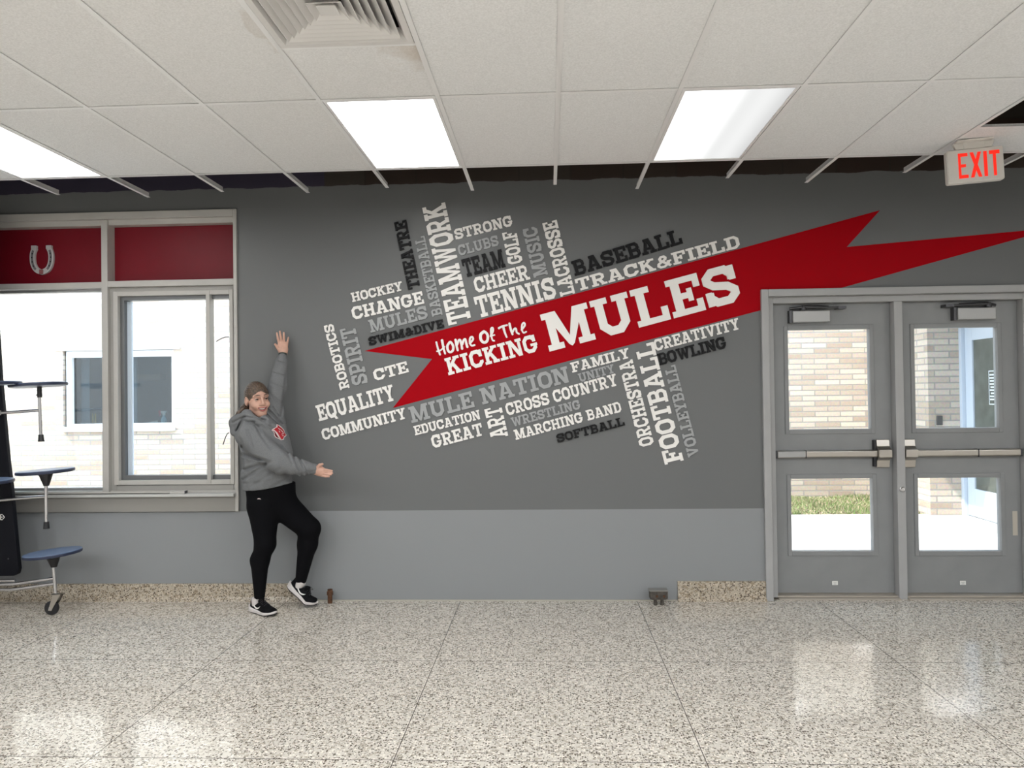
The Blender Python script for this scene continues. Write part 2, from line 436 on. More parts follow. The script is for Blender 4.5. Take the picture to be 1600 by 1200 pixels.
# ceiling: tiles lie on the grid's flanges
LIGHTS = {(-6, 0): 1.0, (-2, 0): 1.15, (1, 0): 0.62}
for n_ in (-10, -6, -2, 1, 5, 9):
    for r_ in (3, 6): LIGHTS[(n_, r_)] = 1.0
LIGHTS.pop((-6, 0)); LIGHTS[(-6, 0)] = 1.0
b = MB()
for n in range(-12, 12):
    x0, x1 = GX0 + n * GP, GX0 + (n + 1) * GP
    if x0 < RX0 or x1 > RX1: continue
    for r in range(len(ROWS) - 1):
        if (n, r) in LIGHTS: continue
        ya, yb = ROWS[r + 1], ROWS[r]
        if n == -2 and r == 1: ya, yb = -2.61, ROWS[1]
        if n == -2 and r == 2: ya, yb = ROWS[3], -3.20
        if n == 4 and r == 0: ya, yb = -1.33, ROWS[0]              # the short tile by the exit sign; the one behind is missing
        if n == 4 and r == 1: ya, yb = ROWS[2], -2.06
        b.box(x0 + .004, ya + .004, CEIL + .004, x1 - .004, yb - .004, CEIL + .020)
ceiling = tag(b.build('ceiling', M_CEIL), kind='structure')
b = MB()
STUB = {-7: -.42, -6: -.44, -5: -.31, -4: -.41, -3: -.32, -2: -.40, -1: -.27, 0: -.37, 1: -.20, 2: -.42, 3: -.25, 4: -.44, 5: -.25}
for n in range(-12, 13):
    x = GX0 + n * GP
    if not RX0 < x < RX1: continue
    y1 = STUB.get(n, -.35)
    b.box(x - .012, RY0, CEIL - .001, x + .012, y1, CEIL + .001)
    b.box(x - .002, RY0, CEIL, x + .002, y1, CEIL + .035)
for r in range(len(ROWS)):
    b.box(GX0 - 11 * GP, ROWS[r] - .012, CEIL - .0005, GX0 + 11 * GP, ROWS[r] + .012, CEIL + .0015)
    b.box(GX0 - 11 * GP, ROWS[r] - .002, CEIL, GX0 + 11 * GP, ROWS[r] + .002, CEIL + .035)
b.box(GX0 - 2 * GP, -2.622, CEIL - .0005, GX0 - GP, -2.598, CEIL + .0015)
b.box(GX0 + 4 * GP, -1.342, CEIL - .0005, GX0 + 5 * GP, -1.318, CEIL + .0015)
b.build('ceiling_grid', M_GRID, ceiling)

# ------------------------------------------------------------------ ceiling lights and vent
def lens_mat(k, bands):
    m = bpy.data.materials.new('troffer_lens'); m.use_nodes = True
    nt = m.node_tree; nt.nodes.clear(); N = nt.nodes.new; L = nt.links.new
    out = N('ShaderNodeOutputMaterial'); em = N('ShaderNodeEmission'); L(em.outputs[0], out.inputs[0])
    em.inputs['Color'].default_value = (0.98, 0.985, 0.98, 1); em.inputs['Strength'].default_value = LENS * k
    if bands:                                                     # three tubes glow through the lens, one stronger
        tc = N('ShaderNodeTexCoord'); sx = N('ShaderNodeSeparateXYZ'); L(tc.outputs['Object'], sx.inputs[0])
        rp = N('ShaderNodeValToRGB'); rp.color_ramp.interpolation = 'B_SPLINE'; e = rp.color_ramp.elements
        for pos, v in ((0.0, .5), (0.2, 1.2), (0.38, .35), (0.5, .45), (0.62, .27), (0.8, .36)):
            x = e.new(pos); x.color = (v, v, v, 1)
        e[0].color = (.5,) * 3 + (1,); e[-1].color = (.22,) * 3 + (1,)
        mr = N('ShaderNodeMapRange'); mr.inputs['From Min'].default_value = -.28; mr.inputs['From Max'].default_value = .28
        L(sx.outputs['X'], mr.inputs['Value']); L(mr.outputs[0], rp.inputs['Fac'])
        mu = N('ShaderNodeMath'); mu.operation = 'MULTIPLY'; mu.inputs[1].default_value = LENS * k
        L(rp.outputs['Color'], mu.inputs[0]); L(mu.outputs[0], em.inputs['Strength'])
    return m
lens_std, lens_dim = lens_mat(1.0, False), lens_mat(0.30, True)
LL = {(-6, 0): 'glowing ceiling light panel at the left edge, above the red window panels',
      (-2, 0): 'bright ceiling light panel in front of the tile with the brown stain',
      (1, 0): 'dimmer ceiling light panel with soft tube bands, right of the middle'}
for (n, r), k in LIGHTS.items():
    x0, x1 = GX0 + n * GP + .014, GX0 + (n + 1) * GP - .014
    ya, yb = ROWS[r + 1] + .014, ROWS[r] - .014
    cx, cy = (x0 + x1) / 2, (ya + yb) / 2
    t = empty('ceiling_light', (cx, cy, CEIL), LL.get((n, r), 'recessed ceiling light panel in the room behind the viewer'), 'ceiling light', 'recessed ceiling lights')
    f = MB()
    for (a0, a1, c0, c1) in ((x0, x0 + .016, ya, yb), (x1 - .016, x1, ya, yb), (x0 + .016, x1 - .016, ya, ya + .016), (x0 + .016, x1 - .016, yb - .016, yb)):
        f.box(a0, c0, CEIL + .001, a1, c1, CEIL + .05)
    f.box(x0, ya, CEIL + .05, x1, yb, CEIL + .06)
    f.build('frame', M_GRID, t)
    MB().box(x0 + .016, ya + .016, CEIL + .006, x1 - .016, yb - .016, CEIL + .010).build('diffuser', lens_dim if (n, r) == (1, 0) else lens_std, t)

vx, vy = GX0 - 1.5 * GP, -2.905
vt = empty('ceiling_vent', (vx, vy, CEIL), 'white square ceiling air vent with nested louvre blades', 'air vent')
M_VENT = mat('white_vent_paint', (0.68, 0.665, 0.65), 0.45)
def sq(b, h0, z0, h1, z1):
    a = [(vx + sx * h0, vy + sy * h0, z0) for sx, sy in ((-1, -1), (1, -1), (1, 1), (-1, 1))]
    c = [(vx + sx * h1, vy + sy * h1, z1) for sx, sy in ((-1, -1), (1, -1), (1, 1), (-1, 1))]
    b.add(a + c, [(k, (k + 1) % 4, 4 + (k + 1) % 4, 4 + k) for k in range(4)])
f = MB(); sq(f, .289, CEIL - .002, .262, CEIL - .002); sq(f, .262, CEIL - .002, .235, CEIL + .045); sq(f, .289, CEIL - .002, .289, CEIL + .03)
f.build('frame', M_VENT, vt)
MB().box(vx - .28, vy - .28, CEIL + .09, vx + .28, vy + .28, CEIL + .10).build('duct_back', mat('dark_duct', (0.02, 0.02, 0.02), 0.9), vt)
for s_ in (.240, .206, .172, .138, .104, .070):
    f = MB(); sq(f, s_, CEIL + .0, s_ - .05, CEIL + .045); sq(f, s_ - .05, CEIL + .045, s_ - .052, CEIL + .043); sq(f, s_, CEIL, s_ - .003, CEIL - .001); sq(f, s_ - .003, CEIL - .001, s_ - .053, CEIL + .044)
    f.build('louvre', M_VENT, vt)
f = MB(); f.box(vx - .038, vy - .038, CEIL + .004, vx + .038, vy + .038, CEIL + .006); sq(f, .038, CEIL + .004, .014, CEIL + .03)
f.build('centre_plate', M_VENT, vt)

# ------------------------------------------------------------------ window
win = tag(empty('window_1', (-4.0, 0, WZ0)), kind='structure')
f = MB()
f.frame(WX0 - .04, WZ0 - .002, WX1 + .004, WZ1 + .012, .05, .0, .026, .055, -0.022, 0.02)        # face trim
f.frame(WX0, WZ0 + .14, WX1, WZ1, .05, .02, .03, .085, 0.02, 0.16)                                # set-back frame
f.build('frame', M_FRAME, win, bevel=.003)
mx0, mx1 = -3.512, -3.462
tz0, tz1 = 2.462, 2.508
MB().box(mx0, -0.004, WZ0 + .15, mx1, .16, WZ1 - .045).build('mullion', M_FRAME, win, bevel=.003)
f = MB(); f.box(WX0, 0.0, tz0, mx0, .16, tz1); f.box(mx1, 0.0, tz0 + .004, WX1 - .02, .16, tz1 + .006)
f.build('transom', M_FRAME, win, bevel=.002)
MB().box(WX0, .10, tz1, mx0, .13, WZ1 - .06).build('panel', M_RED, win)
MB().box(mx1, .10, tz1, WX1 - .02, .13, WZ1 - .06).build('panel', M_RED, win)
# fixed light
f = MB(); f.frame(WX0 + .05, WZ0 + .15, mx0, tz0, .03, .03, .012, .02, .07, .13)
f.build('pane_frame', M_ALU, win)
MB().box(WX0 + .07, .096, WZ0 + .17, mx0 - .01, .102, tz0 - .015).build('pane', M_GLASS, win)
# sliding unit
sx0, sx1, sz0, sz1 = mx1 + .03, WX1 - .045, WZ0 + .205, tz0 - .03
f = MB(); f.frame(mx1, WZ0 + .15, WX1 - .02, tz0 + .004, .045, .05, .035, .04, .03, .14)
f.build('slider_frame', mat('warm_grey_frame', (0.33, 0.32, 0.30), 0.4), win, bevel=.003)
f = MB(); f.frame(sx0, sz0, sx1, sz1, .036, .036, .03, .036, .02, .10)
sash = f.build('sash', M_FRAME, win, bevel=.003)
px = at(321, 600).x, at(327, 600).x
f = MB(); f.box(px[0], .015, sz0 + .01, px[1], .095, sz1 - .005); f.build('sash_bar', M_FRAME, win, bevel=.002)
f = MB(); f.frame(sx0 + .036, sz0 + .036, sx1 - .03, sz1 - .036, .032, .035, .006, .03, .06, .13)
f.build('screen_frame', mat('dark_aluminium', (0.17, 0.175, 0.18), 0.35, metal=0.5), win)
f = MB(); f.box(sx0 + .068, .10, sz0 + .07, sx0 + .10, .13, sz1 - .07); f.build('inner_jamb', mat('pale_blue_jamb', (0.55, 0.63, 0.72), 0.4), win)
MB().box(sx0 + .06, .112, sz0 + .05, sx1 - .02, .118, sz1 - .05).build('pane', M_GLASS, win)
# sill and apron
f = MB(); f.box(WX0 - .03, -.055, WZ0 + .118, WX1 - .02, .16, WZ0 + .142)
f.build('sill', mat('pale_sill_metal', (0.50, 0.50, 0.485), 0.3), win, bevel=.004)
MB().box(WX0 - .03, -.014, WZ0 - .004, WX1 - .022, .06, WZ0 + .118).build('apron', mat('warm_grey_apron', (0.27, 0.258, 0.24), 0.5), win, bevel=.002)

tr = MB()
z_ = WZ0 + .1425
tr.box(-4.5, -.047, z_, -2.952, -.013, z_ + .006); tr.box(-4.5, -.047, z_, -2.952, -.043, z_ + .018)
tr.box(-4.5, -.017, z_, -2.952, -.013, z_ + .014)
tag(tr.build('metal_channel', M_FRAME), 'long loose grey metal channel lying along the window sill', 'metal strip')
tr = MB(); tr.box(-2.95, -.046, z_, -2.83, -.006, z_ + .018); tr.box(-2.832, -.048, z_ + .002, -2.826, -.004, z_ + .022, 1)
tag(tr.build('sash_stop', [M_FRAME, M_DSTEEL], bevel=.002), 'short grey metal piece with dark end on the window sill', 'metal strip')

# cords hanging by the sliding unit's right stile
cm = mat('grey_cord', (0.18, 0.17, 0.19), 0.6)
def cord(pts, label):
    p3 = [at(u, v, .01) for u, v in pts]
    tag(MB().tube(p3, .0042, 8).build('cord', cm, smooth=60), label, 'cord')
cord([(357.5, 526.5), (353, 526.5), (347, 528.5), (342, 531), (338, 533.5)], 'thin grey cord end arching from the upper window stile')
cord([(357.5, 676), (355, 678), (352, 684), (350, 690), (348.5, 694.5)], 'thin grey cord end hanging from the lower window stile')

# horseshoe on the left red panel
hs_c = at(67.5, 405, .10)
hs = empty('horseshoe_sign', (hs_c.x, .098, hs_c.z - .12), 'silver horseshoe emblem mounted on the left red window panel', 'sign')
def hs_pt(a, r, wob=0):                                            # a: 0 at the left heel .. 1 at the right heel
    # centreline of the shoe in pixels of the photo, scaled to the panel
    t = [(-.50, .72), (-.62, .42), (-.66, .05), (-.60, -.38), (-.40, -.74), (0, -.92), (.40, -.74), (.60, -.38), (.66, .05), (.62, .42), (.50, .72)]
    k = a * (len(t) - 1); i = min(int(k), len(t) - 2); q = k - i
    P = lambda j: Vector(t[max(0, min(len(t) - 1, j))])
    p0, p1, p2, p3 = P(i - 1), P(i), P(i + 1), P(i + 2)
    pos = .5 * ((2 * p1) + (p2 - p0) * q + (2 * p0 - 5 * p1 + 4 * p2 - p3) * q * q + (3 * p1 - p0 - 3 * p2 + p3) * q ** 3)
    tg = .5 * ((p2 - p0) + 2 * (2 * p0 - 5 * p1 + 4 * p2 - p3) * q + 3 * (3 * p1 - p0 - 3 * p2 + p3) * q * q)
    nrm = Vector((-tg.y, tg.x)).normalized()
    return pos * .118 + nrm * r
def hs_band(w0, w1, a0, a1, y0, y1, name, m):
    n = 44; vs = []; fs = []
    for i in range(n + 1):
        a = a0 + (a1 - a0) * i / n
        for r_, y_ in ((w0, y0), (w1, y0), (w1, y1), (w0, y1)):
            p = hs_pt(a, r_); vs.append((hs_c.x + p.x, y_, hs_c.z + p.y + .002))
    for i in range(n):
        for k in range(4): fs.append((i * 4 + k, i * 4 + (k + 1) % 4, (i + 1) * 4 + (k + 1) % 4, (i + 1) * 4 + k))
    fs += [(0, 1, 2, 3), (n * 4 + 3, n * 4 + 2, n * 4 + 1, n * 4)]
    return link_mesh(name, vs, fs, m, hs, bevel=.002)
M_SIL = mat('silver_enamel', (0.52, 0.50, 0.50), 0.35)
hs_band(-.021, .021, 0, 1, .10, .078, 'shoe', M_SIL)
hs_band(-.009, .009, .06, .40, .0785, .0765, 'groove', mat('grey_groove', (0.16, 0.15, 0.16), 0.5))
hs_band(-.009, .009, .60, .94, .0785, .0765, 'groove', MATS['grey_groove'])
for sgn in (-1, 1):
    cx = hs_c.x + sgn * .062
    MB().box(cx - .022, .072, hs_c.z + .078, cx + .022, .10, hs_c.z + .108).build('heel_cap', M_SIL, hs, bevel=.004)
MB().box(hs_c.x - .016, .072, hs_c.z - .124, hs_c.x + .016, .079, hs_c.z - .088).build('toe_badge', mat('dull_red_badge', (0.25, 0.09, 0.09), 0.5), hs, bevel=.002)
for a in (.12, .19, .26, .33, .67, .74, .81, .88):
    p = hs_pt(a, 0)
    MB().box(hs_c.x + p.x - .004, .075, hs_c.z + p.y - .005, hs_c.x + p.x + .004, .079, hs_c.z + p.y + .005).build('nail_hole', M_BLACK, hs)

# ------------------------------------------------------------------ double doors
dfr = tag(empty('trim_1', (2.64, 0, 0)), kind='structure')
f = MB()
f.box(1.618, -.030, 0, 1.672, .26, 2.345); f.box(3.605, -.030, 0, 3.66, .26, 2.345); f.box(1.672, -.030, 2.292, 3.605, .26, 2.345)
f.box(1.672, .03, 0.012, 1.722, .26, 2.292); f.box(3.565, .03, .012, 3.605, .26, 2.292); f.box(1.722, .03, 2.244, 3.565, .26, 2.292)
f.build('door_frame', M_DFRAME, dfr, bevel=.003)
f = MB().box(2.620, .028, 0.0, 2.682, .16, 2.2435); f.build('mullion', M_DFRAME, dfr, bevel=.003)
f = MB().lathe([(.020, 0), (.020, .008), (.013, .012), (.013, .022), (.0, .022)], (2.652, .028, .828), (0, -1, 0), 20)
f.build('lock_cylinder', M_CHROME, dfr, smooth=40)
f = MB(); f.box(1.722, -.005, 0, 2.62, .2, .012); f.box(2.682, -.005, 0, 3.565, .2, .012); f.box(1.722, .04, .012, 2.62, .19, .022); f.box(2.682, .04, .012, 3.565, .19, .022)
f.build('threshold', mat('worn_threshold', (0.42, 0.38, 0.33), 0.45, metal=0.3), dfr, bevel=.002)

def door(name, x0, x1, up, lo, hinge_left):
    d = tag(empty(name, ((x0 + x1) / 2, .12, 0)), kind='structure')
    y0, y1, z0, z1 = .10, .145, .030, 2.241
    (a0, a1, c0, c1), (b0, b1, e0, e1) = up, lo
    f = MB()
    k = .004                                                       # the openings are a little wider than the stops
    xa, xb = min(a0, b0) - k, max(a1, b1) + k
    f.box(x0, y0, z0, xa, y1, z1); f.box(xb, y0, z0, x1, y1, z1)
    c0, e0, c1, e1 = c0 - k, e0 - k, c1 + k, e1 + k
    f.box(xa, y0, z0, xb, y1, e0); f.box(xa, y0, e1, xb, y1, c0); f.box(xa, y0, c1, xb, y1, z1)
    f.build('door_leaf', M_DOOR, d)
    for (p0, p1, r0, r1) in (up, lo):
        g = MB().frame(p0 - .030, r0 - .036, p1 + .030, r1 + .034, .03, .036, .03, .034, .092, .153)
        g.build('glazing_stop', M_DOOR, d, bevel=.003)
        MB().box(p0 - .004, .119, r0 - .004, p1 + .004, .125, r1 + .004).build('pane', M_GLASS, d)
    # exit device
    if hinge_left: bx0, bx1, hx0, hx1 = 1.742, 2.485, 2.487, 2.582
    else: bx0, bx1, hx0, hx1 = 2.775, 3.535, 2.684, 2.773
    zc = 1.093
    dev = MB()
    dev.prism([(.10, -.027), (.048, -.027), (.040, -.018), (.040, .020), (.048, .028), (.10, .028)], lambda p, h: (h, p[0], zc + p[1]), bx0, bx1)
    dv = dev.build('panic_bar', M_STEEL, d, bevel=.002)
    e = MB()
    if hinge_left: e.box(bx0 - .036, .045, zc - .030, bx0, .10, zc + .030)
    else: e.box(bx1, .045, zc - .028, bx1 + .018, .10, zc + .028)
    e.build('end_cap', M_DSTEEL, dv, bevel=.004)
    if hinge_left: MB().box(bx0 + .002, .0385, zc - .021, bx0 + .205, .042, zc + .023).build('bar_cover', M_ALU, dv)
    s = MB()
    s.box(bx0 + (.208 if hinge_left else .45), .036, zc - .030, bx0 + (.214 if hinge_left else .456), .1, zc + .030)
    s.build('bar_seam', M_DSTEEL, dv)
    h = MB()
    prof = [(.10, .105), (.062, .105), (.055, .055), (.040, .040), (.012, .030), (.012, -.026), (.040, -.036), (.055, -.052), (.062, -.105), (.10, -.105)]
    h.prism(prof, lambda p, t: (t, p[0], zc + p[1]), hx0, hx1)
    h.build('latch_housing', M_STEEL, dv, bevel=.003)
    kx = hx0 - .018 if hinge_left else hx0 - .013
    MB().box(kx, .066, zc - .10, hx0 + .002, .10, zc + .10).build('mounting_plate', M_BLKPL, dv)
    # closer
    if hinge_left: cx0, cx1 = 1.872, 2.150
    else: cx0, cx1 = 3.095, 3.375
    cl = MB().box(cx0, .034, 2.098, cx1, .10, 2.186).build('door_closer', mat('silver_closer', (0.36, 0.36, 0.355), 0.35, metal=0.3), d, bevel=.006)
    MB().box(cx0 - .022, .05, 2.095, cx0, .10, 2.19).build('closer_bracket', M_DSTEEL, cl)
    a = MB()
    ax = cx0 + .085 if hinge_left else cx1 - .045
    end = 2.235 if hinge_left else 3.03
    a.lathe([(.022, 0), (.022, .022), (.016, .036), (0, .036)], (ax, .055, 2.19), (0, 0, 1), 20)
    a.tube([(ax, .045, 2.215), (end, .035, 2.203)], .009, 10)
    a.tube([(ax, .060, 2.222), (end - (.09 if hinge_left else -.09), .062, 2.214)], .011, 10)
    a.box(end - .03, .02, 2.194, end + .03, .10, 2.214)
    a.tube([(ax, .05, 2.214), (cx0 - .015 if hinge_left else cx1 + .012, .07, 2.205)], .011, 10)
    a.build('closer_arm', M_DSTEEL, cl, smooth=50)
    # maker's sticker
    sx = 2.172 if hinge_left else 3.124
    st = MB().box(sx - .021, .0985, .089, sx + .021, .1005, .119).build('sticker', M_WHT, d)
    k = MB()
    for q, ln in ((.111, .012), (.105, .015), (.099, .010), (.094, .013)): k.box(sx - ln, .0978, q - .0012, sx + ln, .0986, q + .0012)
    k.build('fine_print', M_GREY, st)
    return d
door('door_1', 1.728, 2.618, (1.848, 2.464, 1.280, 2.044), (1.852, 2.466, .348, .902), True)
d2 = door('door_2', 2.686, 3.562, (2.797, 3.412, 1.279, 2.042), (2.803, 3.414, .345, .901), False)
MB().box(3.499, .0985, .462, 3.535, .1005, .645).build('tape_strip', mat('beige_tape', (0.47, 0.43, 0.37), 0.6), d2)

# ------------------------------------------------------------------ exit sign
ex = empty('exit_sign', (2.60, -1.10, CEIL), 'lit white EXIT sign with red letters hanging from the ceiling', 'exit sign')
ex.rotation_euler = (math.radians(0), math.radians(-2.2), math.radians(-9))
def exl(x, y, z): return Vector((2.60, -1.10, CEIL)) + Vector((x, y, z))
EW, EH, ED = .312, .203, .046
EZ = -.052
def rrect(w_, h_, r, n=5):
    pts = []
    for cx, cy, a0 in ((w_ / 2 - r, h_ / 2 - r, 0), (-w_ / 2 + r, h_ / 2 - r, 90), (-w_ / 2 + r, -h_ / 2 + r, 180), (w_ / 2 - r, -h_ / 2 + r, 270)):
        for k in range(n + 1):
            a = math.radians(a0 + 90 * k / n); pts.append((cx + r * math.cos(a), cy + r * math.sin(a)))
    return pts
f = MB(); f.prism(rrect(EW, EH, .012), lambda p, h: exl(p[0], h, EZ - EH / 2 + p[1]), -.016, .03)
f.prism(rrect(EW - .008, EH - .008, .01), lambda p, h: exl(p[0], h, EZ - EH / 2 + p[1]), -.022, -.015)
f.build('housing', mat('off_white_plastic', (0.62, 0.60, 0.56), 0.4), ex, bevel=.002)
f = MB(); f.prism(rrect(.20, .09, .008), lambda p, h: exl(p[0], p[1], h), -.012, 0.0); f.box(exl(-.06, 0, 0).x, exl(0, -.015, 0).y, exl(0, 0, EZ).z, exl(.06, 0, 0).x, exl(0, .015, 0).y, exl(0, 0, -.01).z)
f.prism([(-.115, -.012), (.115, -.012), (.10, EZ + .002), (-.10, EZ + .002)], lambda p, h: exl(p[0], h, p[1]), -.012, .012)
f.build('canopy', mat('off_white_plastic', (0.62, 0.60, 0.56)), ex, bevel=.002)
M_EXIT = mat('glowing_red_letters', (0.75, 0.022, 0.012), 0.6, spec=0.1, emit=0.42)
GEX = {'E': ([(0, 0, .26, 1), (0, 0, 1, .13), (0, .44, .78, .56), (0, .87, 1, 1)], []),
       'X': ([], [[(0, 0), (.30, 0), (1, 1), (.70, 1)], [(.70, 0), (1, 0), (.30, 1), (0, 1)]]),
       'I': ([(0, 0, 1, 1)], []), 'T': ([(.36, 0, .64, 1), (0, .86, 1, 1)], [])}
xx = -.095
for ch, wd in (('E', .052), ('X', .062), ('I', .018), ('T', .056)):
    R_, Q_ = GEX[ch]
    polys = [[(a, b_), (c, b_), (c, d), (a, d)] for a, b_, c, d in R_] + Q_
    polys = [[(xx + p[0] * wd, EZ - EH / 2 - .076 + p[1] * .152) for p in P] for P in polys]
    vs, fs = extrude2d(polys, lambda p, h: exl(p[0], -h, p[1]), .021, .0245)
    link_mesh('letter', vs, fs, M_EXIT, ex)
    xx += wd + .013

# ------------------------------------------------------------------ pipe stubs in the floor
M_RUST = mat('rusty_iron', (0.10, 0.045, 0.022), 0.8, metal=0.3, noise=0.5, nscale=60, bump=0.4)
f = MB().lathe([(.0, 0), (.018, 0), (.018, .062), (.024, .063), (.024, .088), (.019, .092), (.019, .105), (.0, .105)], (-1.686, -.075, 0), n=24)
tag(f.build('pipe_stub', M_RUST, smooth=40), 'rusty capped pipe stub standing in the floor near the black shoes', 'pipe')
M_IRON = mat('dark_old_iron', (0.085, 0.075, 0.065), 0.6, metal=0.4, noise=0.4, nscale=50, bump=0.3)
pb = empty('pipe_bracket', (.80, -.12, 0), 'dark iron two legged pipe fitting standing on the floor left of the right terrazzo base', 'pipe fitting')
for x in (.775, .825):
    MB().lathe([(0, 0), (.012, 0), (.012, .085), (0, .085)], (x, -.13, 0), n=18).build('pipe', M_IRON, pb, smooth=40)
f = MB(); f.prism([(-.066, .070), (-.066, .052), (-.05, .045), (.05, .045), (.066, .052), (.066, .070), (.066, .108), (-.066, .108)], lambda p, h: (.80 + p[0], h, p[1]), -.155, -.09)
f.build('saddle', M_IRON, pb, bevel=.004)
MB().box(.73, -.158, .108, .868, -.075, .113).build('top_plate', mat('worn_steel_plate', (0.30, 0.29, 0.27), 0.4, metal=0.6), pb, bevel=.001)
for x in (.785, .838): MB().lathe([(.009, 0), (.009, .006), (0, .006)], (x, -.155, .072), (0, -1, 0), 12).build('bolt', M_RUST, pb)

# ------------------------------------------------------------------ folded cafeteria table with stools
TY = -.34
tb = empty('cafeteria_table', (-4.0, TY, 0), 'folded black cafeteria table with round blue stools on chrome arms at the left edge', 'folding table')
M_TOP = mat('black_table_edge', (0.005, 0.0055, 0.009), 0.5, spec=0.15)
M_BLUE = mat('blue_seat_top', (0.115, 0.165, 0.27), 0.35)
M_NAVY = mat('dark_blue_seat_rim', (0.02, 0.028, 0.06), 0.4)
pp = [at(u, v, TY + .05) for u, v in ((-18, 330), (-10, 400), (0, 545), (3, 591), (15, 720), (20, 760), (28, 850), (32, 888), (30, 896), (24, 899), (-130, 902), (-170, 330))]
MB().prism([(p.x, p.z) for p in pp], lambda p, h: (p[0], h, p[1]), TY + .03, TY + .07).build('table_top', M_TOP, tb, bevel=.006)
lg = MB()
for (u0, v0, u1, v1) in ((-6, 803, -1, 813), (-1, 803, -6, 813), (1, 804, 4, 804), (1, 808, 4, 808), (1, 812, 4, 812), (1, 804, 1, 812), (4.5, 805, 7, 808), (7, 808, 4.5, 811)):
    a_, b_ = at(u0, v0, TY + .029), at(u1, v1, TY + .029); lg.tube([a_, b_], .0028, 6)
lg.build('printed_mark', M_WHT, tb)
sc_ = at(13, 873, TY + .03); MB().lathe([(.006, 0), (.005, .003), (0, .003)], sc_, (0, -1, 0), 10).build('screw', M_DSTEEL, tb)

def seat(u, v, r, tilt, y, kind):
    c = at(u, v, y)
    ax = Vector((-math.sin(tilt), 0, math.cos(tilt)))
    s = MB()
    s.lathe([(0, -.026), (r * .9, -.026), (r * .985, -.022), (r, -.012), (r * .992, -.003)], c, ax, 48)
    st = s.build('stool_seat', M_NAVY, tb, smooth=50)
    MB().lathe([(r * .990, -.004), (r * .975, .001), (0, .0015)], c, ax, 48).build('seat_surface', M_BLUE, st, smooth=50)
    return c
s1 = seat(60, 599, .192, .055, TY - .05, 0)
s2 = seat(71, 734, .192, .055, TY - .05, 0)
s3 = seat(82, 862, .195, .075, TY - .05, 0)
seat(-14, 596, .19, .0, TY - .25, 0)
seat(-26, 750, .19, .0, TY - .25, 0)
y_ = TY - .05
P_ = lambda u, v, y=y_: at(u, v, y)
# upper stool
MB().tube([P_(61.5, 602), P_(62, 621)], .0165, 14).build('seat_socket', M_BLKPL, tb, smooth=50)
MB().tube([P_(61.5, 619), P_(64, 681)], .0115, 14).build('seat_post', M_CHROME, tb, smooth=50)
MB().tube([P_(64, 679), P_(64.4, 690)], [.017, .022], 14).build('rubber_foot', M_BLKPL, tb, smooth=50)
MB().tube([P_(62.5, 641), P_(20, 644), P_(4, 645), P_(-40, 650, TY + .02)], .0115, 14).build('stool_arm', M_CHROME, tb, smooth=60)
MB().box(P_(57, 617).x, y_ - .003, P_(0, 619).z, P_(66, 617).x, y_ + .003, P_(0, 616.5).z).build('socket_pin', M_DSTEEL, tb)
# middle stool
MB().tube([P_(71.5, 740), P_(72, 742), P_(72.5, 759)], [.050, .046, .019], 18).build('seat_socket', M_BLKPL, tb, smooth=50)
MB().tube([P_(72, 757), P_(72.4, 817)], .0122, 14).build('seat_post', M_CHROME, tb, smooth=50)
MB().tube([P_(72.4, 815), P_(72.6, 826)], [.018, .022], 14).build('rubber_foot', M_BLKPL, tb, smooth=50)
MB().tube([P_(71, 776), P_(30, 779), P_(9, 781), P_(-40, 786, TY + .02)], .0115, 14).build('stool_arm', M_CHROME, tb, smooth=60)
# lower stool: twin arms and caster
MB().tube([P_(83.5, 872), P_(83.8, 874), P_(84.5, 886)], [.044, .040, .020], 18).build('seat_socket', M_BLKPL, tb, smooth=50)
MB().tube([P_(83.5, 884), P_(87, 928)], .0128, 14).build('seat_post', M_CHROME, tb, smooth=50)
for dv, dy in ((0, 0), (8.5, .0)):
    MB().tube([P_(85, 903.5 + dv), P_(26, 912 + dv), P_(18, 913 + dv), P_(-60, 913 + dv, TY + .02)], .0125, 14).build('stool_arm', M_CHROME, tb, smooth=60)
MB().tube([P_(24, 907), P_(0, 907.5), P_(-60, 908, TY + .02)], .0115, 14).build('stool_arm', M_CHROME, tb, smooth=60)
MB().tube([P_(0, 645), P_(-40, 649, TY)], .017, 14).build('arm_sleeve', M_STEEL, tb, smooth=60)
wc = Vector((P_(81, 941).x, y_, .052))
cs = MB().lathe([(0, 0), (.028, 0), (.028, .008), (.014, .014), (0, .014)], (P_(86.5, 928).x, y_, P_(86.5, 928).z - .008), n=20)
for dy in (-.024, .024):
    cs.prism([(wc.x - .012, wc.z - .014), (wc.x + .012, wc.z - .016), (P_(92, 0).x, P_(0, 928).z), (P_(81, 0).x, P_(0, 928).z)], lambda p, h, d=dy: (p[0], y_ + d + h, p[1]), -.002, .002)
cst = cs.build('caster_fork', M_STEEL, tb, smooth=40)
MB().lathe([(.0, -.016), (.040, -.016), (.049, -.013), (.052, -.006), (.052, .006), (.049, .013), (.040, .016), (0, .016)], wc, (0, 1, 0), 36).build('caster_wheel', M_BLKPL, cst, smooth=40)
MB().lathe([(0, -.028), (.008, -.028), (.008, .028), (0, .028)], wc, (0, 1, 0), 12).build('axle_bolt', M_CHROME, cst, smooth=40)

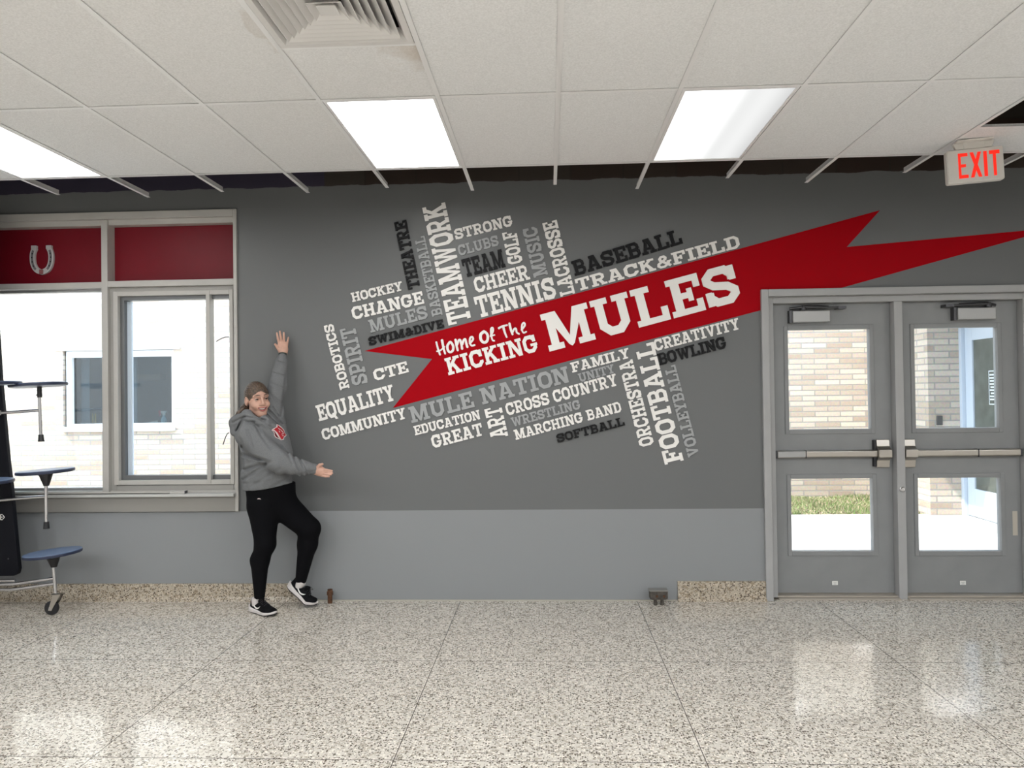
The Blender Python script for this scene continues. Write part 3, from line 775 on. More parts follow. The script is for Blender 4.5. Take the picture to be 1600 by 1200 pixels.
# ------------------------------------------------------------------ outdoors
M_BRICK = brick_mat('pale_roman_brick', ((0.58, 0.51, 0.43), (0.37, 0.285, 0.22)), (0.31, 0.29, 0.265), .37, .0785, .010)
M_CONC = mat('concrete_paving', (0.52, 0.51, 0.49), 0.85, noise=0.12, nscale=4, bump=.2)
tag(MB().box(-16, .28, -.2, 16, 3.97, 0).build('pavement', M_CONC), kind='structure')
tag(MB().box(-16, 3.97, -.2, 16, 14, -.01).build('ground', mat('bare_soil', (0.20, 0.16, 0.11), 0.95, noise=.3)), kind='structure')
BY = 5.65
bb = empty('brick_building', (-3, BY, 0), 'pale brick building with a white framed window across the outdoor walk', 'building')
wa, wb_ = at(98, 548, BY), at(272, 671, BY)
w0x, w1x, w0z, w1z = wa.x, wb_.x, wb_.z, wa.z
f = MB()
for (x0, z0, x1, z1) in ((-15, -.1, w0x, 5.2), (w0x, -.1, w1x, w0z), (w0x, w1z, w1x, 5.2), (w1x, -.1, 8.5, 5.2)):
    f.box(x0, BY, z0, x1, BY + .3, z1)
f.build('brick_wall', M_BRICK, bb)
M_WF = mat('white_window_frame', (0.72, 0.76, 0.80), 0.4)
f = MB().frame(w0x + .02, w0z, w1x, w1z - .01, .09, .10, .06, .10, BY + .05, BY + .16); f.build('window_frame', M_WF, bb, bevel=.005)
f = MB().box(w0x - .12, BY - .01, w1z - .005, w1x + .10, BY + .3, w1z + .02); f.build('lintel', mat('galvanised_lintel', (.45, .44, .42), .5), bb)
f = MB().box(w0x, BY - .06, w0z - .02, w1x + .02, BY + .30, w0z + .05); f.build('window_sill', M_WF, bb, bevel=.006)
MB().box(w0x + .1, BY + .11, w0z + .09, w1x - .05, BY + .115, w1z - .10).build('pane', glass_mat('dusky_glass', (0.50, 0.55, 0.56), .03), bb)
f = MB(); xm = at(197, 600, BY).x
f.box(xm - .06, BY + .08, w0z + .08, xm + .01, BY + .14, w1z - .09); f.build('window_mullion', mat('pale_blue_jamb', (0.55, 0.63, 0.72)), bb)
f = MB()
for (u0, u1) in ((124, 136), (199, 210)): f.box(at(u0, 0, BY + .32).x, BY + .31, w0z + .06, at(u1, 0, BY + .32).x, BY + .33, w1z - .02)
f.build('curtain', mat('pale_curtain', (0.42, 0.47, 0.55), 0.8), bb)
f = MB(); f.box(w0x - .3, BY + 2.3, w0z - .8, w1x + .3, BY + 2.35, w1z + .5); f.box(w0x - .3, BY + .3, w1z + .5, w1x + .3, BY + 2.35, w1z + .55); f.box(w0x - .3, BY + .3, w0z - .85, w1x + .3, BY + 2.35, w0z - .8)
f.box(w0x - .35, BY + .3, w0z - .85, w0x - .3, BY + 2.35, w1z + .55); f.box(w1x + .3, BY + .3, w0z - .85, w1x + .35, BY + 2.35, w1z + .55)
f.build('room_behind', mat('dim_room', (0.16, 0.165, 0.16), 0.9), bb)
f = MB(); a_ = at(212, 585, BY + .9); b2 = at(250, 594, BY + .9); f.box(a_.x, BY + .9, b2.z, b2.x, BY + 1.1, a_.z); f.build('shelf', mat('brown_shelf', (0.30, 0.24, 0.17), 0.7), bb)

SZ = w0z + .05
sp = at(256, 650, BY + .22)
sb = empty('spray_bottle', (sp.x, BY + .22, SZ), 'pale blue spray bottle with red trigger on the neighbouring window sill', 'spray bottle')
o_ = Vector((sp.x, BY + .22, SZ))
MB().lathe([(0, 0), (.046, 0), (.048, .02), (.046, .10), (.030, .135), (.018, .15), (.018, .165), (0, .165)], o_, n=24).build('bottle', mat('pale_blue_plastic', (0.35, 0.62, 0.75), 0.25), sb, smooth=50)
f = MB(); f.box(o_.x - .045, o_.y - .018, o_.z + .20, o_.x + .04, o_.y + .018, o_.z + .235); f.box(o_.x - .02, o_.y - .015, o_.z + .165, o_.x + .025, o_.y + .015, o_.z + .20)
f.build('spray_head', M_WHT, sb, bevel=.005)
f = MB(); f.prism([(-.075, .245), (-.045, .245), (-.045, .198), (-.06, .16), (-.078, .15), (-.066, .19), (-.085, .215)], lambda p, h: (o_.x + p[0], o_.y + h, o_.z + p[1]), -.014, .014)
f.build('trigger', mat('red_plastic', (0.62, 0.05, 0.09), 0.4), sb)
for k, u in enumerate((145, 149)):
    p = at(u, 655, BY + .24); yb = MB().lathe([(0, 0), (.013, 0), (.013, .17), (.010, .20), (0, .21)], (p.x, BY + .24, SZ), n=14)
    tag(yb.build('yellow_stick', mat('yellow_plastic', (0.75, 0.48, 0.06), 0.4), smooth=50), ('left of the two yellow sticks' if k == 0 else 'right of the two yellow sticks') + ' upright on the neighbouring window sill', 'stick', 'yellow sticks on the sill')
pa, pb_ = at(213, 663, BY + .22), at(247, 654, BY + .22)
f = MB(); f.prism([(pa.x, SZ), (pb_.x + .03, SZ), (pb_.x, SZ + .09), (pa.x, SZ + .02)], lambda p, h: (p[0], h, p[1]), BY + .19, BY + .20)
tag(f.build('paper_sheet', mat('white_paper', (0.75, 0.74, 0.70), 0.8)), 'white sheet of paper propped on the neighbouring window sill', 'paper')

# entrance wing to the right, with its door set in the side wall
WY = 3.87
ew = empty('entrance_wing', (5.0, WY, 0), 'tan brick corner of the entrance wing beside the sky-tinted pale door', 'building')
ex0 = at(1452, 700, WY).x; ex1 = at(1500, 650, WY).x
MB().box(ex0, WY, -.1, ex1, BY - .005, 3.0).build('brick_wall', M_BRICK, ew)
MB().box(ex0 - 1.8, WY - 1.25, 3.0, 8.5, WY + .1, 3.25).build('canopy', mat('unseen_shade_canopy', (0.62, 0.62, 0.60), 0.7), ew)  # slab added out of view to shade the wing's brick front
cr = at(1467, 657, WY)
c_ = tag(MB().box(cr.x - .035, WY - .03, cr.z - .06, cr.x + .035, WY, cr.z + .06).build('card_reader', M_DSTEEL, bevel=.008), 'small dark card reader on the tan brick corner', 'card reader')
M_PB = mat('sky_tinted_door_paint', (0.50, 0.57, 0.66), 0.4)  # bluish cast of the skylight is put into the door's colour
ed = empty('entrance_door', (ex1 + .05, WY - .4, 0), 'sky-tinted pale outdoor entrance door with dark glass and a white notice', 'door')
dx = ex1 + .035
f = MB(); f.box(ex1, WY - .05, 0, ex1 + .08, WY + .25, 3.0); f.box(dx, WY - 1.16, 2.62, dx + .12, WY - .05, 3.0); f.box(dx, WY - 1.26, 0, dx + .12, WY - 1.16, 3.0)
f.build('door_frame', M_PB, ed, bevel=.006)
gy0, gy1 = WY - 1.0, WY - .21
gz0, gz1, g2z0, g2z1 = 1.10, 2.16, .35, .98
f = MB()
X0, X1 = dx + .01, dx + .06
f.box(X0, WY - 1.15, .015, X1, gy0, 2.6); f.box(X0, gy1, .015, X1, WY - .055, 2.6)
f.box(X0, gy0, .015, X1, gy1, g2z0); f.box(X0, gy0, g2z1, X1, gy1, gz0); f.box(X0, gy0, gz1, X1, gy1, 2.6)
f.build('door_leaf', M_PB, ed, bevel=.004)
M_DKG = mat('dark_glazing', (0.07, 0.085, 0.075), 0.06, noise=.3, nscale=5)
MB().box(X0 + .02, gy0, gz0, X0 + .03, gy1, gz1).build('pane', M_DKG, ed)
MB().box(X0 + .02, gy0, g2z0, X0 + .03, gy1, g2z1).build('pane', M_DKG, ed)
ny0 = WY - .66; ny1 = WY - .52
nz1 = 1.78; nz0 = 1.38
f = MB()
for q in (0, 1): f.box(X0 + .016, (ny0, ny1 - .006)[q], nz0, X0 + .0195, (ny0 + .006, ny1)[q], nz1)
for q in (0, 1): f.box(X0 + .016, ny0, (nz0, nz1 - .012)[q], X0 + .0195, ny1, (nz0 + .012, nz1)[q])
for q in range(9):
    wq = (.05, .055, .045, .05, .035, .05, .03, .05, .05)[q]; zc = nz1 - .05 - q * .036
    f.box(X0 + .016, (ny0 + ny1) / 2 - wq, zc - .009, X0 + .0195, (ny0 + ny1) / 2 + wq, zc + .009)
f.build('notice', mat('white_notice_vinyl', (0.66, 0.74, 0.80), 0.5), ed)
MB().lathe([(.02, 0), (.02, .006), (0, .006)], (X0, WY - .62, .17), (-1, 0, 0), 16).build('kick_stop', M_WHT, ed)

# grass verge: tufts of blades, uncountable
def verge():
    random.seed(5)
    vs = []; fs = []; mi = []
    for _ in range(15000):
        x = random.uniform(2.6, ex0 - .02); y = random.uniform(3.99, BY - .02)
        if random.random() < .25: continue
        h = random.uniform(.010, .04) * (1.0 + .6 * math.sin(x * 5 + y * 3)); a = random.uniform(0, PI); wd = random.uniform(.004, .009)
        dx_, dy_ = math.cos(a) * wd, math.sin(a) * wd; lx, ly = random.uniform(-.03, .03), random.uniform(-.03, .03)
        k = len(vs)
        vs += [(x - dx_, y - dy_, -.01), (x + dx_, y + dy_, -.01), (x + lx, y + ly, h)]
        fs.append((k, k + 1, k + 2)); mi.append(0 if random.random() < .6 else 1)
    o = link_mesh('grass', vs, fs, [mat('green_grass', (0.13, 0.20, 0.05), 0.8), mat('dry_grass', (0.36, 0.30, 0.18), 0.9)], None, mi)
    tag(o, 'patchy green and straw coloured grass verge along the brick wall outside', 'grass', kind='stuff')
verge()

# ------------------------------------------------------------------ lettering: college slab glyphs
def stroke(pts, t, closed=False):
    """mitred stroke of width t along pts -> quads"""
    P = [Vector(p) for p in pts]; n = len(P); h = t / 2; L_, R_ = [], []
    for i in range(n):
        a = P[i - 1] if (i > 0 or closed) else None; c = P[(i + 1) % n] if (i < n - 1 or closed) else None
        d1 = (P[i] - a).normalized() if a is not None else (c - P[i]).normalized()
        d2 = (c - P[i]).normalized() if c is not None else d1
        n1 = Vector((-d1.y, d1.x)); n2 = Vector((-d2.y, d2.x)); m_ = (n1 + n2).normalized(); k = h / max(.35, m_.dot(n1))
        L_.append(P[i] + m_ * k); R_.append(P[i] - m_ * k)
    out = []
    for i in range(n if closed else n - 1):
        j = (i + 1) % n
        out.append([tuple(R_[i]), tuple(R_[j]), tuple(L_[j]), tuple(L_[i])])
    return out
def R(a, b_, c, d): return [(a, b_), (c, b_), (c, d), (a, d)]
def mir(P, w_): return [(w_ - x, y) for x, y in P][::-1]
SF = .16
def glyph(ch):
    T = .215
    if ch == 'I': return .50, [R(0, 0, .5, SF), R(0, 1 - SF, .5, 1), R(.14, 0, .36, 1)]
    if ch == 'H': return .94, [R(.09, 0, .30, 1), R(.64, 0, .85, 1), R(0, 0, .40, SF), R(.54, 0, .94, SF), R(0, 1 - SF, .40, 1), R(.54, 1 - SF, .94, 1), R(.2, .42, .74, .58)]
    if ch == 'L': return .82, [R(.1, 0, .32, 1), R(0, 0, .82, SF), R(0, 1 - SF, .46, 1), R(.65, 0, .82, .38)]
    if ch in 'EF':
        p = [R(.1, 0, .32, 1), R(0, 1 - SF, .82, 1), R(.2, .42, .56, .58), R(.47, .33, .60, .67), R(.66, .66, .82, 1)]
        return (.82, p + [R(0, 0, .82, SF), R(.66, 0, .82, .34)]) if ch == 'E' else (.82, p + [R(0, 0, .48, SF)])
    if ch == 'T': return .86, [R(0, 1 - SF, .86, 1), R(0, .64, .155, 1), R(.705, .64, .86, 1), R(.32, 0, .54, 1), R(.19, 0, .67, SF)]
    octo = [(.27, .1), (.57, .1), (.74, .28), (.74, .72), (.57, .9), (.27, .9), (.1, .72), (.1, .28)]
    if ch == 'O': return .84, stroke(octo, T, True)
    if ch == 'Q': return .84, stroke(octo, T, True) + [[(.40, .26), (.56, .30), (.72, .02), (.86, -.04), (.80, -.18), (.62, -.14), (.50, .02)][0:0] or [(.42, .28), (.58, .28), (.84, -.14), (.62, -.14)]]
    cc = [(.73, .60), (.73, .73), (.57, .9), (.27, .9), (.1, .72), (.1, .28), (.27, .1), (.57, .1), (.74, .27), (.74, .36)]
    if ch == 'C': return .86, stroke(cc, T) + [R(.66, .58, .84, .98)]
    if ch == 'G': return .90, stroke(cc[:-1] + [(.74, .46)], T) + [R(.66, .60, .84, .98), R(.46, .36, .90, .51)]
    if ch == 'S': return .84, stroke([(.73, .62), (.73, .75), (.59, .9), (.26, .9), (.11, .76), (.11, .66), (.25, .54), (.58, .465), (.73, .34), (.73, .24), (.58, .1), (.26, .1), (.11, .25), (.11, .38)], .205) + [R(.67, .60, .83, .97), R(.01, .03, .17, .40)]
    if ch == 'D': return .86, [R(0, 0, .4, SF), R(0, 1 - SF, .4, 1), R(.1, 0, .32, 1)] + stroke([(.25, .92), (.58, .92), (.75, .74), (.75, .26), (.58, .08), (.25, .08)], .19)
    if ch == 'U': return .96, [R(0, 1 - SF, .42, 1), R(.54, 1 - SF, .96, 1)] + stroke([(.2, 1), (.2, .27), (.36, .1), (.60, .1), (.76, .27), (.76, 1)], T)
    if ch == 'B': return .86, [R(0, 0, .4, SF), R(0, 1 - SF, .4, 1), R(.1, 0, .32, 1)] + stroke([(.25, .92), (.60, .92), (.72, .80), (.72, .63), (.62, .52), (.25, .52)], .175) + stroke([(.25, .50), (.62, .50), (.75, .38), (.75, .21), (.62, .08), (.25, .08)], .18)
    if ch == 'P': return .86, [R(0, 0, .48, SF), R(0, 1 - SF, .4, 1), R(.1, 0, .32, 1)] + stroke([(.25, .915), (.60, .915), (.75, .78), (.75, .55), (.60, .415), (.25, .415)], .18)
    if ch == 'R': return .94, [R(0, 0, .42, SF), R(0, 1 - SF, .4, 1), R(.1, 0, .32, 1), R(.58, 0, .94, SF), [(.40, .45), (.62, .45), (.86, .02), (.64, .02)]] + stroke([(.25, .915), (.60, .915), (.74, .79), (.74, .60), (.60, .475), (.25, .475)], .175)
    if ch == 'K': return .96, [R(.09, 0, .30, 1), R(0, 0, .42, SF), R(0, 1 - SF, .42, 1), [(.28, .34), (.28, .60), (.58, .92), (.84, .92)], R(.54, 1 - SF, .94, 1), [(.38, .52), (.54, .66), (.88, .08), (.62, .08)], R(.54, 0, .96, SF)]
    if ch == 'A': return .98, [[(.07, .05), (.28, .05), (.56, 1), (.36, 1)], [(.70, .05), (.91, .05), (.64, 1), (.42, 1)], R(.22, .27, .74, .41), R(0, 0, .41, SF), R(.57, 0, .98, SF), R(.24, 1 - SF, .62, 1)]
    if ch == 'M':
        w_ = 1.20; d = [(.10, 1), (.38, 1), (.67, .06), (.60, 0), (.53, .06)]
        return w_, [R(.10, 0, .30, 1), R(.90, 0, 1.10, 1), R(0, 0, .41, SF), R(.79, 0, 1.20, SF), R(0, 1 - SF, .34, 1), R(.86, 1 - SF, 1.20, 1), d, mir(d, w_)]
    if ch == 'N': return 1.0, [R(.10, 0, .29, 1), R(.71, 0, .90, 1), R(0, 0, .40, SF), R(0, 1 - SF, .34, 1), R(.60, 1 - SF, 1.0, 1), [(.10, 1), (.36, 1), (.90, 0), (.64, 0)]]
    if ch == 'V':
        d = [(.07, .95), (.29, .95), (.57, 0), (.39, 0)]
        return .96, [R(0, 1 - SF, .41, 1), R(.55, 1 - SF, .96, 1), d, mir(d, .96)]
    if ch == 'W':
        d = [(.07, .95), (.27, .95), (.49, 0), (.32, 0)]; e = [(.34, 0), (.49, 0), (.72, .95), (.56, .95)]
        return 1.28, [R(0, 1 - SF, .38, 1), R(.90, 1 - SF, 1.28, 1), R(.50, .84, .78, .95), d, e, mir(d, 1.28), mir(e, 1.28)]
    if ch == 'Y':
        d = [(.07, .95), (.30, .95), (.57, .42), (.36, .42)]
        return .92, [R(0, 1 - SF, .40, 1), R(.52, 1 - SF, .92, 1), d, mir(d, .92), R(.35, 0, .57, .5), R(.22, 0, .70, SF)]
    if ch == '&': return .94, stroke([(.86, .06), (.30, .62), (.28, .78), (.38, .90), (.54, .90), (.63, .78), (.60, .65), (.16, .38), (.12, .22), (.24, .09), (.48, .09), (.72, .26), (.80, .46)], .17) + [R(.66, .40, .94, .52)]
    raise KeyError(ch)

ZS = {'6': (480, 290, 4.0), '7': (800, 320, 4.0), '8': (480, 480, 4.0), 'r': (760, 500, 1600 / 420)}
WORDS = [  # text, crop, baseline start, baseline end, cap-top above the start, colour, label
    ('HOCKEY', '6', (285, 729), (602, 655), (272, 673), 'w', 'white HOCKEY lettering, top left word of the wall display'),
    ('CHANGE', '6', (291, 839), (734, 737), (273, 763), 'w', 'white CHANGE lettering under the word HOCKEY'),
    ('MULES', '6', (400, 921), (760, 828), (380, 843), 'g', 'grey MULES lettering under the word CHANGE'),
    ('SWIM&DIVE', '6', (392, 1001), (858, 886), (380, 950), 'k', 'black SWIM & DIVE lettering above the tip of the ribbon'),
    ('THEATRE', '6', (708, 636), (620, 217), (632, 650), 'k', 'black THEATRE lettering running upward left of BASKETBALL'),
    ('BASKETBALL', '6', (848, 806), (735, 314), (783, 820), 'g', 'grey BASKETBALL lettering running upward left of TEAMWORK'),
    ('TEAMWORK', '6', (1028, 842), (862, 106), (886, 882), 'w', 'large white TEAMWORK lettering running upward'),
    ('STRONG', '6', (930, 340), (1288, 250), (917, 276), 'w', 'white STRONG lettering above the word CLUBS'),
    ('CLUBS', '6', (954, 441), (1202, 374), (938, 377), 'g', 'grey CLUBS lettering under the word STRONG'),
    ('TEAM', '6', (990, 574), (1241, 507), (961, 466), 'k', 'black TEAM lettering under the word CLUBS'),
    ('GOLF', '6', (1347, 478), (1306, 280), (1258, 494), 'w', 'white GOLF lettering running upward beside TEAM'),
    ('MUSIC', '6', (1505, 556), (1432, 254), (1418, 580), 'g', 'grey MUSIC lettering running upward right of GOLF'),
    ('LACROSSE', '7', (394, 553), (279, 95), (304, 577), 'w', 'white LACROSSE lettering running upward right of MUSIC'),
    ('CHEER', '6', (1058, 672), (1395, 585), (1036, 580), 'w', 'white CHEER lettering above the word TENNIS'),
    ('TENNIS', '6', (1072, 829), (1563, 700), (1030, 702), 'w', 'white TENNIS lettering standing on the ribbon edge'),
    ('BASEBALL', '7', (394, 447), (1067, 243), (370, 356), 'k', 'black BASEBALL lettering above TRACK & FIELD'),
    ('TRACK&FIELD', '7', (410, 541), (1428, 265), (388, 468), 'w', 'white TRACK & FIELD lettering along the ribbon top edge'),
    ('MULES', '7', (235, 918), (1437, 597), (177, 688), 'w', 'huge white MULES lettering on the red ribbon'),
    ('CREATIVITY', '7', (898, 915), (1427, 776), (881, 846), 'w', 'white CREATIVITY lettering under the right of the ribbon'),
    ('BOWLING', '7', (922, 1004), (1342, 893), (904, 933), 'k', 'black BOWLING lettering under CREATIVITY'),
    ('ROBOTICS', '8', (267, 503), (162, 102), (209, 519), 'w', 'white ROBOTICS lettering running upward at the far left'),
    ('SPIRIT', '8', (383, 470), (300, 118), (288, 495), 'g', 'grey SPIRIT lettering running upward right of ROBOTICS'),
    ('CTE', '8', (427, 461), (637, 405), (411, 393), 'w', 'small white CTE lettering inside the ribbon notch'),
    ('EQUALITY', '8', (78, 713), (556, 580), (52, 616), 'w', 'white EQUALITY lettering above COMMUNITY'),
    ('COMMUNITY', '8', (104, 831), (625, 694), (88, 764), 'w', 'white COMMUNITY lettering, lowest word at the left'),
    ('MULE NATION', '8', (655, 724), (1646, 466), (632, 626), 'g', 'large grey MULE NATION lettering under the ribbon'),
    ('EDUCATION', '8', (677, 801), (1087, 698), (664, 744), 'w', 'white EDUCATION lettering above the word GREAT'),
    ('GREAT', '8', (790, 881), (1105, 799), (768, 805), 'w', 'white GREAT lettering under EDUCATION'),
    ('ART', '8', (1257, 802), (1213, 614), (1151, 828), 'w', 'white ART lettering running upward right of GREAT'),
    ('KICKING', '8', (885, 426), (1449, 272), (858, 322), 'w', 'white KICKING lettering on the red ribbon'),
    ('FAMILY', 'r', (512, 314), (857, 224), (497, 256), 'w', 'white FAMILY lettering right of MULE NATION'),
    ('UNITY', 'r', (556, 371), (767, 312), (542, 321), 'g', 'small grey UNITY lettering under FAMILY'),
    ('CROSS COUNTRY', 'r', (127, 569), (785, 388), (110, 499), 'w', 'white CROSS COUNTRY lettering under MULE NATION'),
    ('WRESTLING', 'r', (157, 636), (563, 527), (142, 583), 'g', 'grey WRESTLING lettering under CROSS COUNTRY'),
    ('MARCHING BAND', 'r', (176, 714), (807, 544), (161, 655), 'w', 'white MARCHING BAND lettering under WRESTLING'),
    ('SOFTBALL', 'r', (425, 731), (825, 626), (412, 681), 'k', 'black SOFTBALL lettering, lowest word below MARCHING BAND'),
    ('ORCHESTRA', 'r', (997, 737), (868, 233), (914, 758), 'w', 'white ORCHESTRA lettering running upward left of FOOTBALL'),
    ('FOOTBALL', 'r', (1173, 834), (992, 130), (1061, 858), 'w', 'large white FOOTBALL lettering running upward'),
    ('VOLLEYBALL', 'r', (1266, 802), (1122, 265), (1202, 828), 'g', 'grey VOLLEYBALL lettering running upward right of FOOTBALL'),
]
LM = {'w': (M_WHITE, .011), 'g': (M_GREY, .011), 'k': (M_BLACK, .018)}
def wall2(z, p):
    x0, y0, s = ZS[z]; q = at(x0 + p[0] / s, y0 + p[1] / s, 0); return Vector((q.x, q.z))
def word(text, z, bl, br, tl, col, label):
    a, b_, t_ = wall2(z, bl), wall2(z, br), wall2(z, tl)
    u = b_ - a; ln = u.length; u.normalize(); n_ = Vector((-u.y, u.x)); hgt = (t_ - a).dot(n_)
    m_, dep = LM[col]
    gap = .075
    adv = []; x = 0
    for ch in text:
        if ch == ' ': x += .42; continue
        w_, P = glyph(ch); adv.append((x, P)); x += w_ + gap
    sx = ln / (x - gap)
    y_base = .0023 if label.endswith('on the red ribbon') else .0005
    c0 = a + u * ln / 2
    t = empty('lettering', (c0.x, -.001, c0.y), label, 'wall lettering', 'raised words on the grey wall')
    for x, P in adv:
        polys = [[(a + u * ((x + p[0]) * sx) + n_ * (p[1] * hgt))[:] for p in q] for q in P]
        vs, fs = extrude2d(polys, lambda p, h: (p[0], -h, p[1]), y_base, dep)
        link_mesh('letter', vs, fs, m_, t)
for w_ in WORDS: word(*w_)

# the ribbon: thin red vinyl on the wall
rib = [(569.5, 548.5), (675, 561), (613.8, 637.5), (900, 561.0), (1187, 485.3), 'frame', (1600, 370.5), (1632, 361), (1600, 360.5), (1323, 386), (1375, 328.5), (1100, 404.0), (850, 472.5)]
rp = []
for q in rib:
    if q == 'frame':                                               # tucked behind the door frame's edge
        e0, e1 = at(1187, 485.3), at(1600, 370.5)
        rp.append(Vector((1.635, 0, e0.z + (1.635 - e0.x) * (e1.z - e0.z) / (e1.x - e0.x)))); rp.append(Vector((1.635, 0, 2.325)))
        rp.append(Vector((e0.x + (2.325 - e0.z) * (e1.x - e0.x) / (e1.z - e0.z), 0, 2.325)))
    else: rp.append(at(q[0], q[1], 0))
bmr = MB().prism([(p.x, p.z) for p in rp], lambda p, h: (p[0], -h, p[1]), .0003, .0022)
tag(bmr.build('ribbon', M_RIBBON), 'long red ribbon with forked ends slanting across the grey wall', 'wall ribbon')

# brushed script line above KICKING, traced as strokes
hm = empty('lettering', tuple(at(775, 535, 0)), 'white brush script Home Of The above KICKING on the ribbon', 'wall lettering', 'raised words on the grey wall')
SC = 1600 / 220
def blob_stroke(pts, r0, r1=None):
    r1 = (r1 if r1 is not None else r0) * 1.12; r0 = r0 * 1.12
    n = len(pts); P = [Vector(p) for p in pts]; out = []
    # smooth the polyline
    Q = []
    for i in range(n - 1):
        p0 = P[max(0, i - 1)]; p1 = P[i]; p2 = P[i + 1]; p3 = P[min(n - 1, i + 2)]
        for k in range(5):
            q = k / 5
            Q.append(.5 * ((2 * p1) + (p2 - p0) * q + (2 * p0 - 5 * p1 + 4 * p2 - p3) * q * q + (3 * p1 - p0 - 3 * p2 + p3) * q ** 3))
    Q.append(P[-1])
    for i, p in enumerate(Q):
        r = r0 + (r1 - r0) * i / (len(Q) - 1)
        out.append([(p.x + r * math.cos(2 * PI * k / 10), p.y + r * math.sin(2 * PI * k / 10)) for k in range(10)])
        if i:
            d = (p - Q[i - 1]); 
            if d.length > 1e-6:
                d.normalize(); nn = Vector((-d.y, d.x)); o = Q[i - 1]
                out.append([(o.x + nn.x * r, o.y + nn.y * r), (o.x - nn.x * r, o.y - nn.y * r), (p.x - nn.x * r, p.y - nn.y * r), (p.x + nn.x * r, p.y + nn.y * r)])
    return out
SCRIPT = [
    [([(160, 398), (178, 470), (202, 538)], 9, 10), ([(225, 378), (240, 460), (260, 528)], 13, 9), ([(168, 502), (205, 492), (252, 450)], 8, 7)],
    [([(312, 398), (286, 440), (292, 490), (318, 512), (348, 490), (350, 440), (325, 400), (312, 398)], 12, 12)],
    [([(378, 372), (388, 430), (402, 490)], 12, 11), ([(398, 425), (412, 380), (432, 376), (446, 430), (452, 472)], 10, 12), ([(458, 420), (470, 375), (488, 366), (500, 410), (512, 452)], 10, 12)],
    [([(540, 412), (576, 368), (566, 338), (544, 352), (540, 400), (558, 436), (594, 432)], 10, 9)],
    [([(700, 278), (664, 310), (666, 370), (702, 402), (738, 380), (742, 320), (716, 284), (690, 282)], 15, 12)],
    [([(780, 318), (802, 270), (798, 236), (780, 250), (782, 310), (796, 372), (816, 382)], 11, 8), ([(774, 330), (820, 316)], 8, 7)],
    [([(870, 240), (900, 222), (962, 204)], 11, 9), ([(920, 224), (936, 285), (958, 340)], 13, 9)],
    [([(990, 188), (1004, 250), (1024, 308)], 12, 11), ([(1022, 290), (1044, 248), (1064, 246), (1072, 286), (1098, 304)], 10, 9)],
    [([(1128, 258), (1164, 206), (1154, 178), (1134, 198), (1130, 250), (1148, 290), (1180, 280)], 10, 8)],
]
for gl in SCRIPT:
    polys = [P for pts, r0, r1 in gl for P in blob_stroke(pts, r0, r1)]
    conv = []
    for P in polys:
        q = [at(660 + p[0] / SC, 480 + p[1] / SC, 0) for p in P]; conv.append([(k.x, k.z) for k in q])
    vs, fs = extrude2d(conv, lambda p, h: (p[0], -h, p[1]), .0023, .010)
    link_mesh('letter', vs, fs, M_WHITE, hm)

# ------------------------------------------------------------------ the person: smooth fields meshed with surface nets
def smin(a, b_, k):
    h = np.clip(.5 + .5 * (b_ - a) / k, 0, 1)
    return b_ * (1 - h) + a * h - k * h * (1 - h)
def smax(a, b_, k): return -smin(-a, -b_, k)
def cone(p, a, b_, ra, rb, sq=(1, 1, 1)):
    """tapered capsule; sq squashes the section along an axis"""
    s = np.array(sq, float); q = p / s; a = np.array(a, float) / s; b_ = np.array(b_, float) / s
    ab = b_ - a; t = np.clip(((q - a) @ ab) / max(1e-9, ab @ ab), 0, 1)
    return (np.linalg.norm(q - a - t[:, None] * ab, axis=1) - (ra + (rb - ra) * t)) * s.min()
def ell(p, c, r):
    q = (p - np.array(c, float)) / np.array(r, float); k = np.linalg.norm(q, axis=1)
    return (k - 1) * min(r) * np.where(k < 1, 1, 1) 
def groove(p, a, b_, r, depth):
    """a soft crease along a segment (positive depth sinks the surface)"""
    a = np.array(a, float); b_ = np.array(b_, float); ab = b_ - a
    t = np.clip(((p - a) @ ab) / max(1e-9, ab @ ab), 0, 1)
    d2 = ((p - a - t[:, None] * ab) ** 2).sum(1)
    return depth * np.exp(-d2 / (r * r))

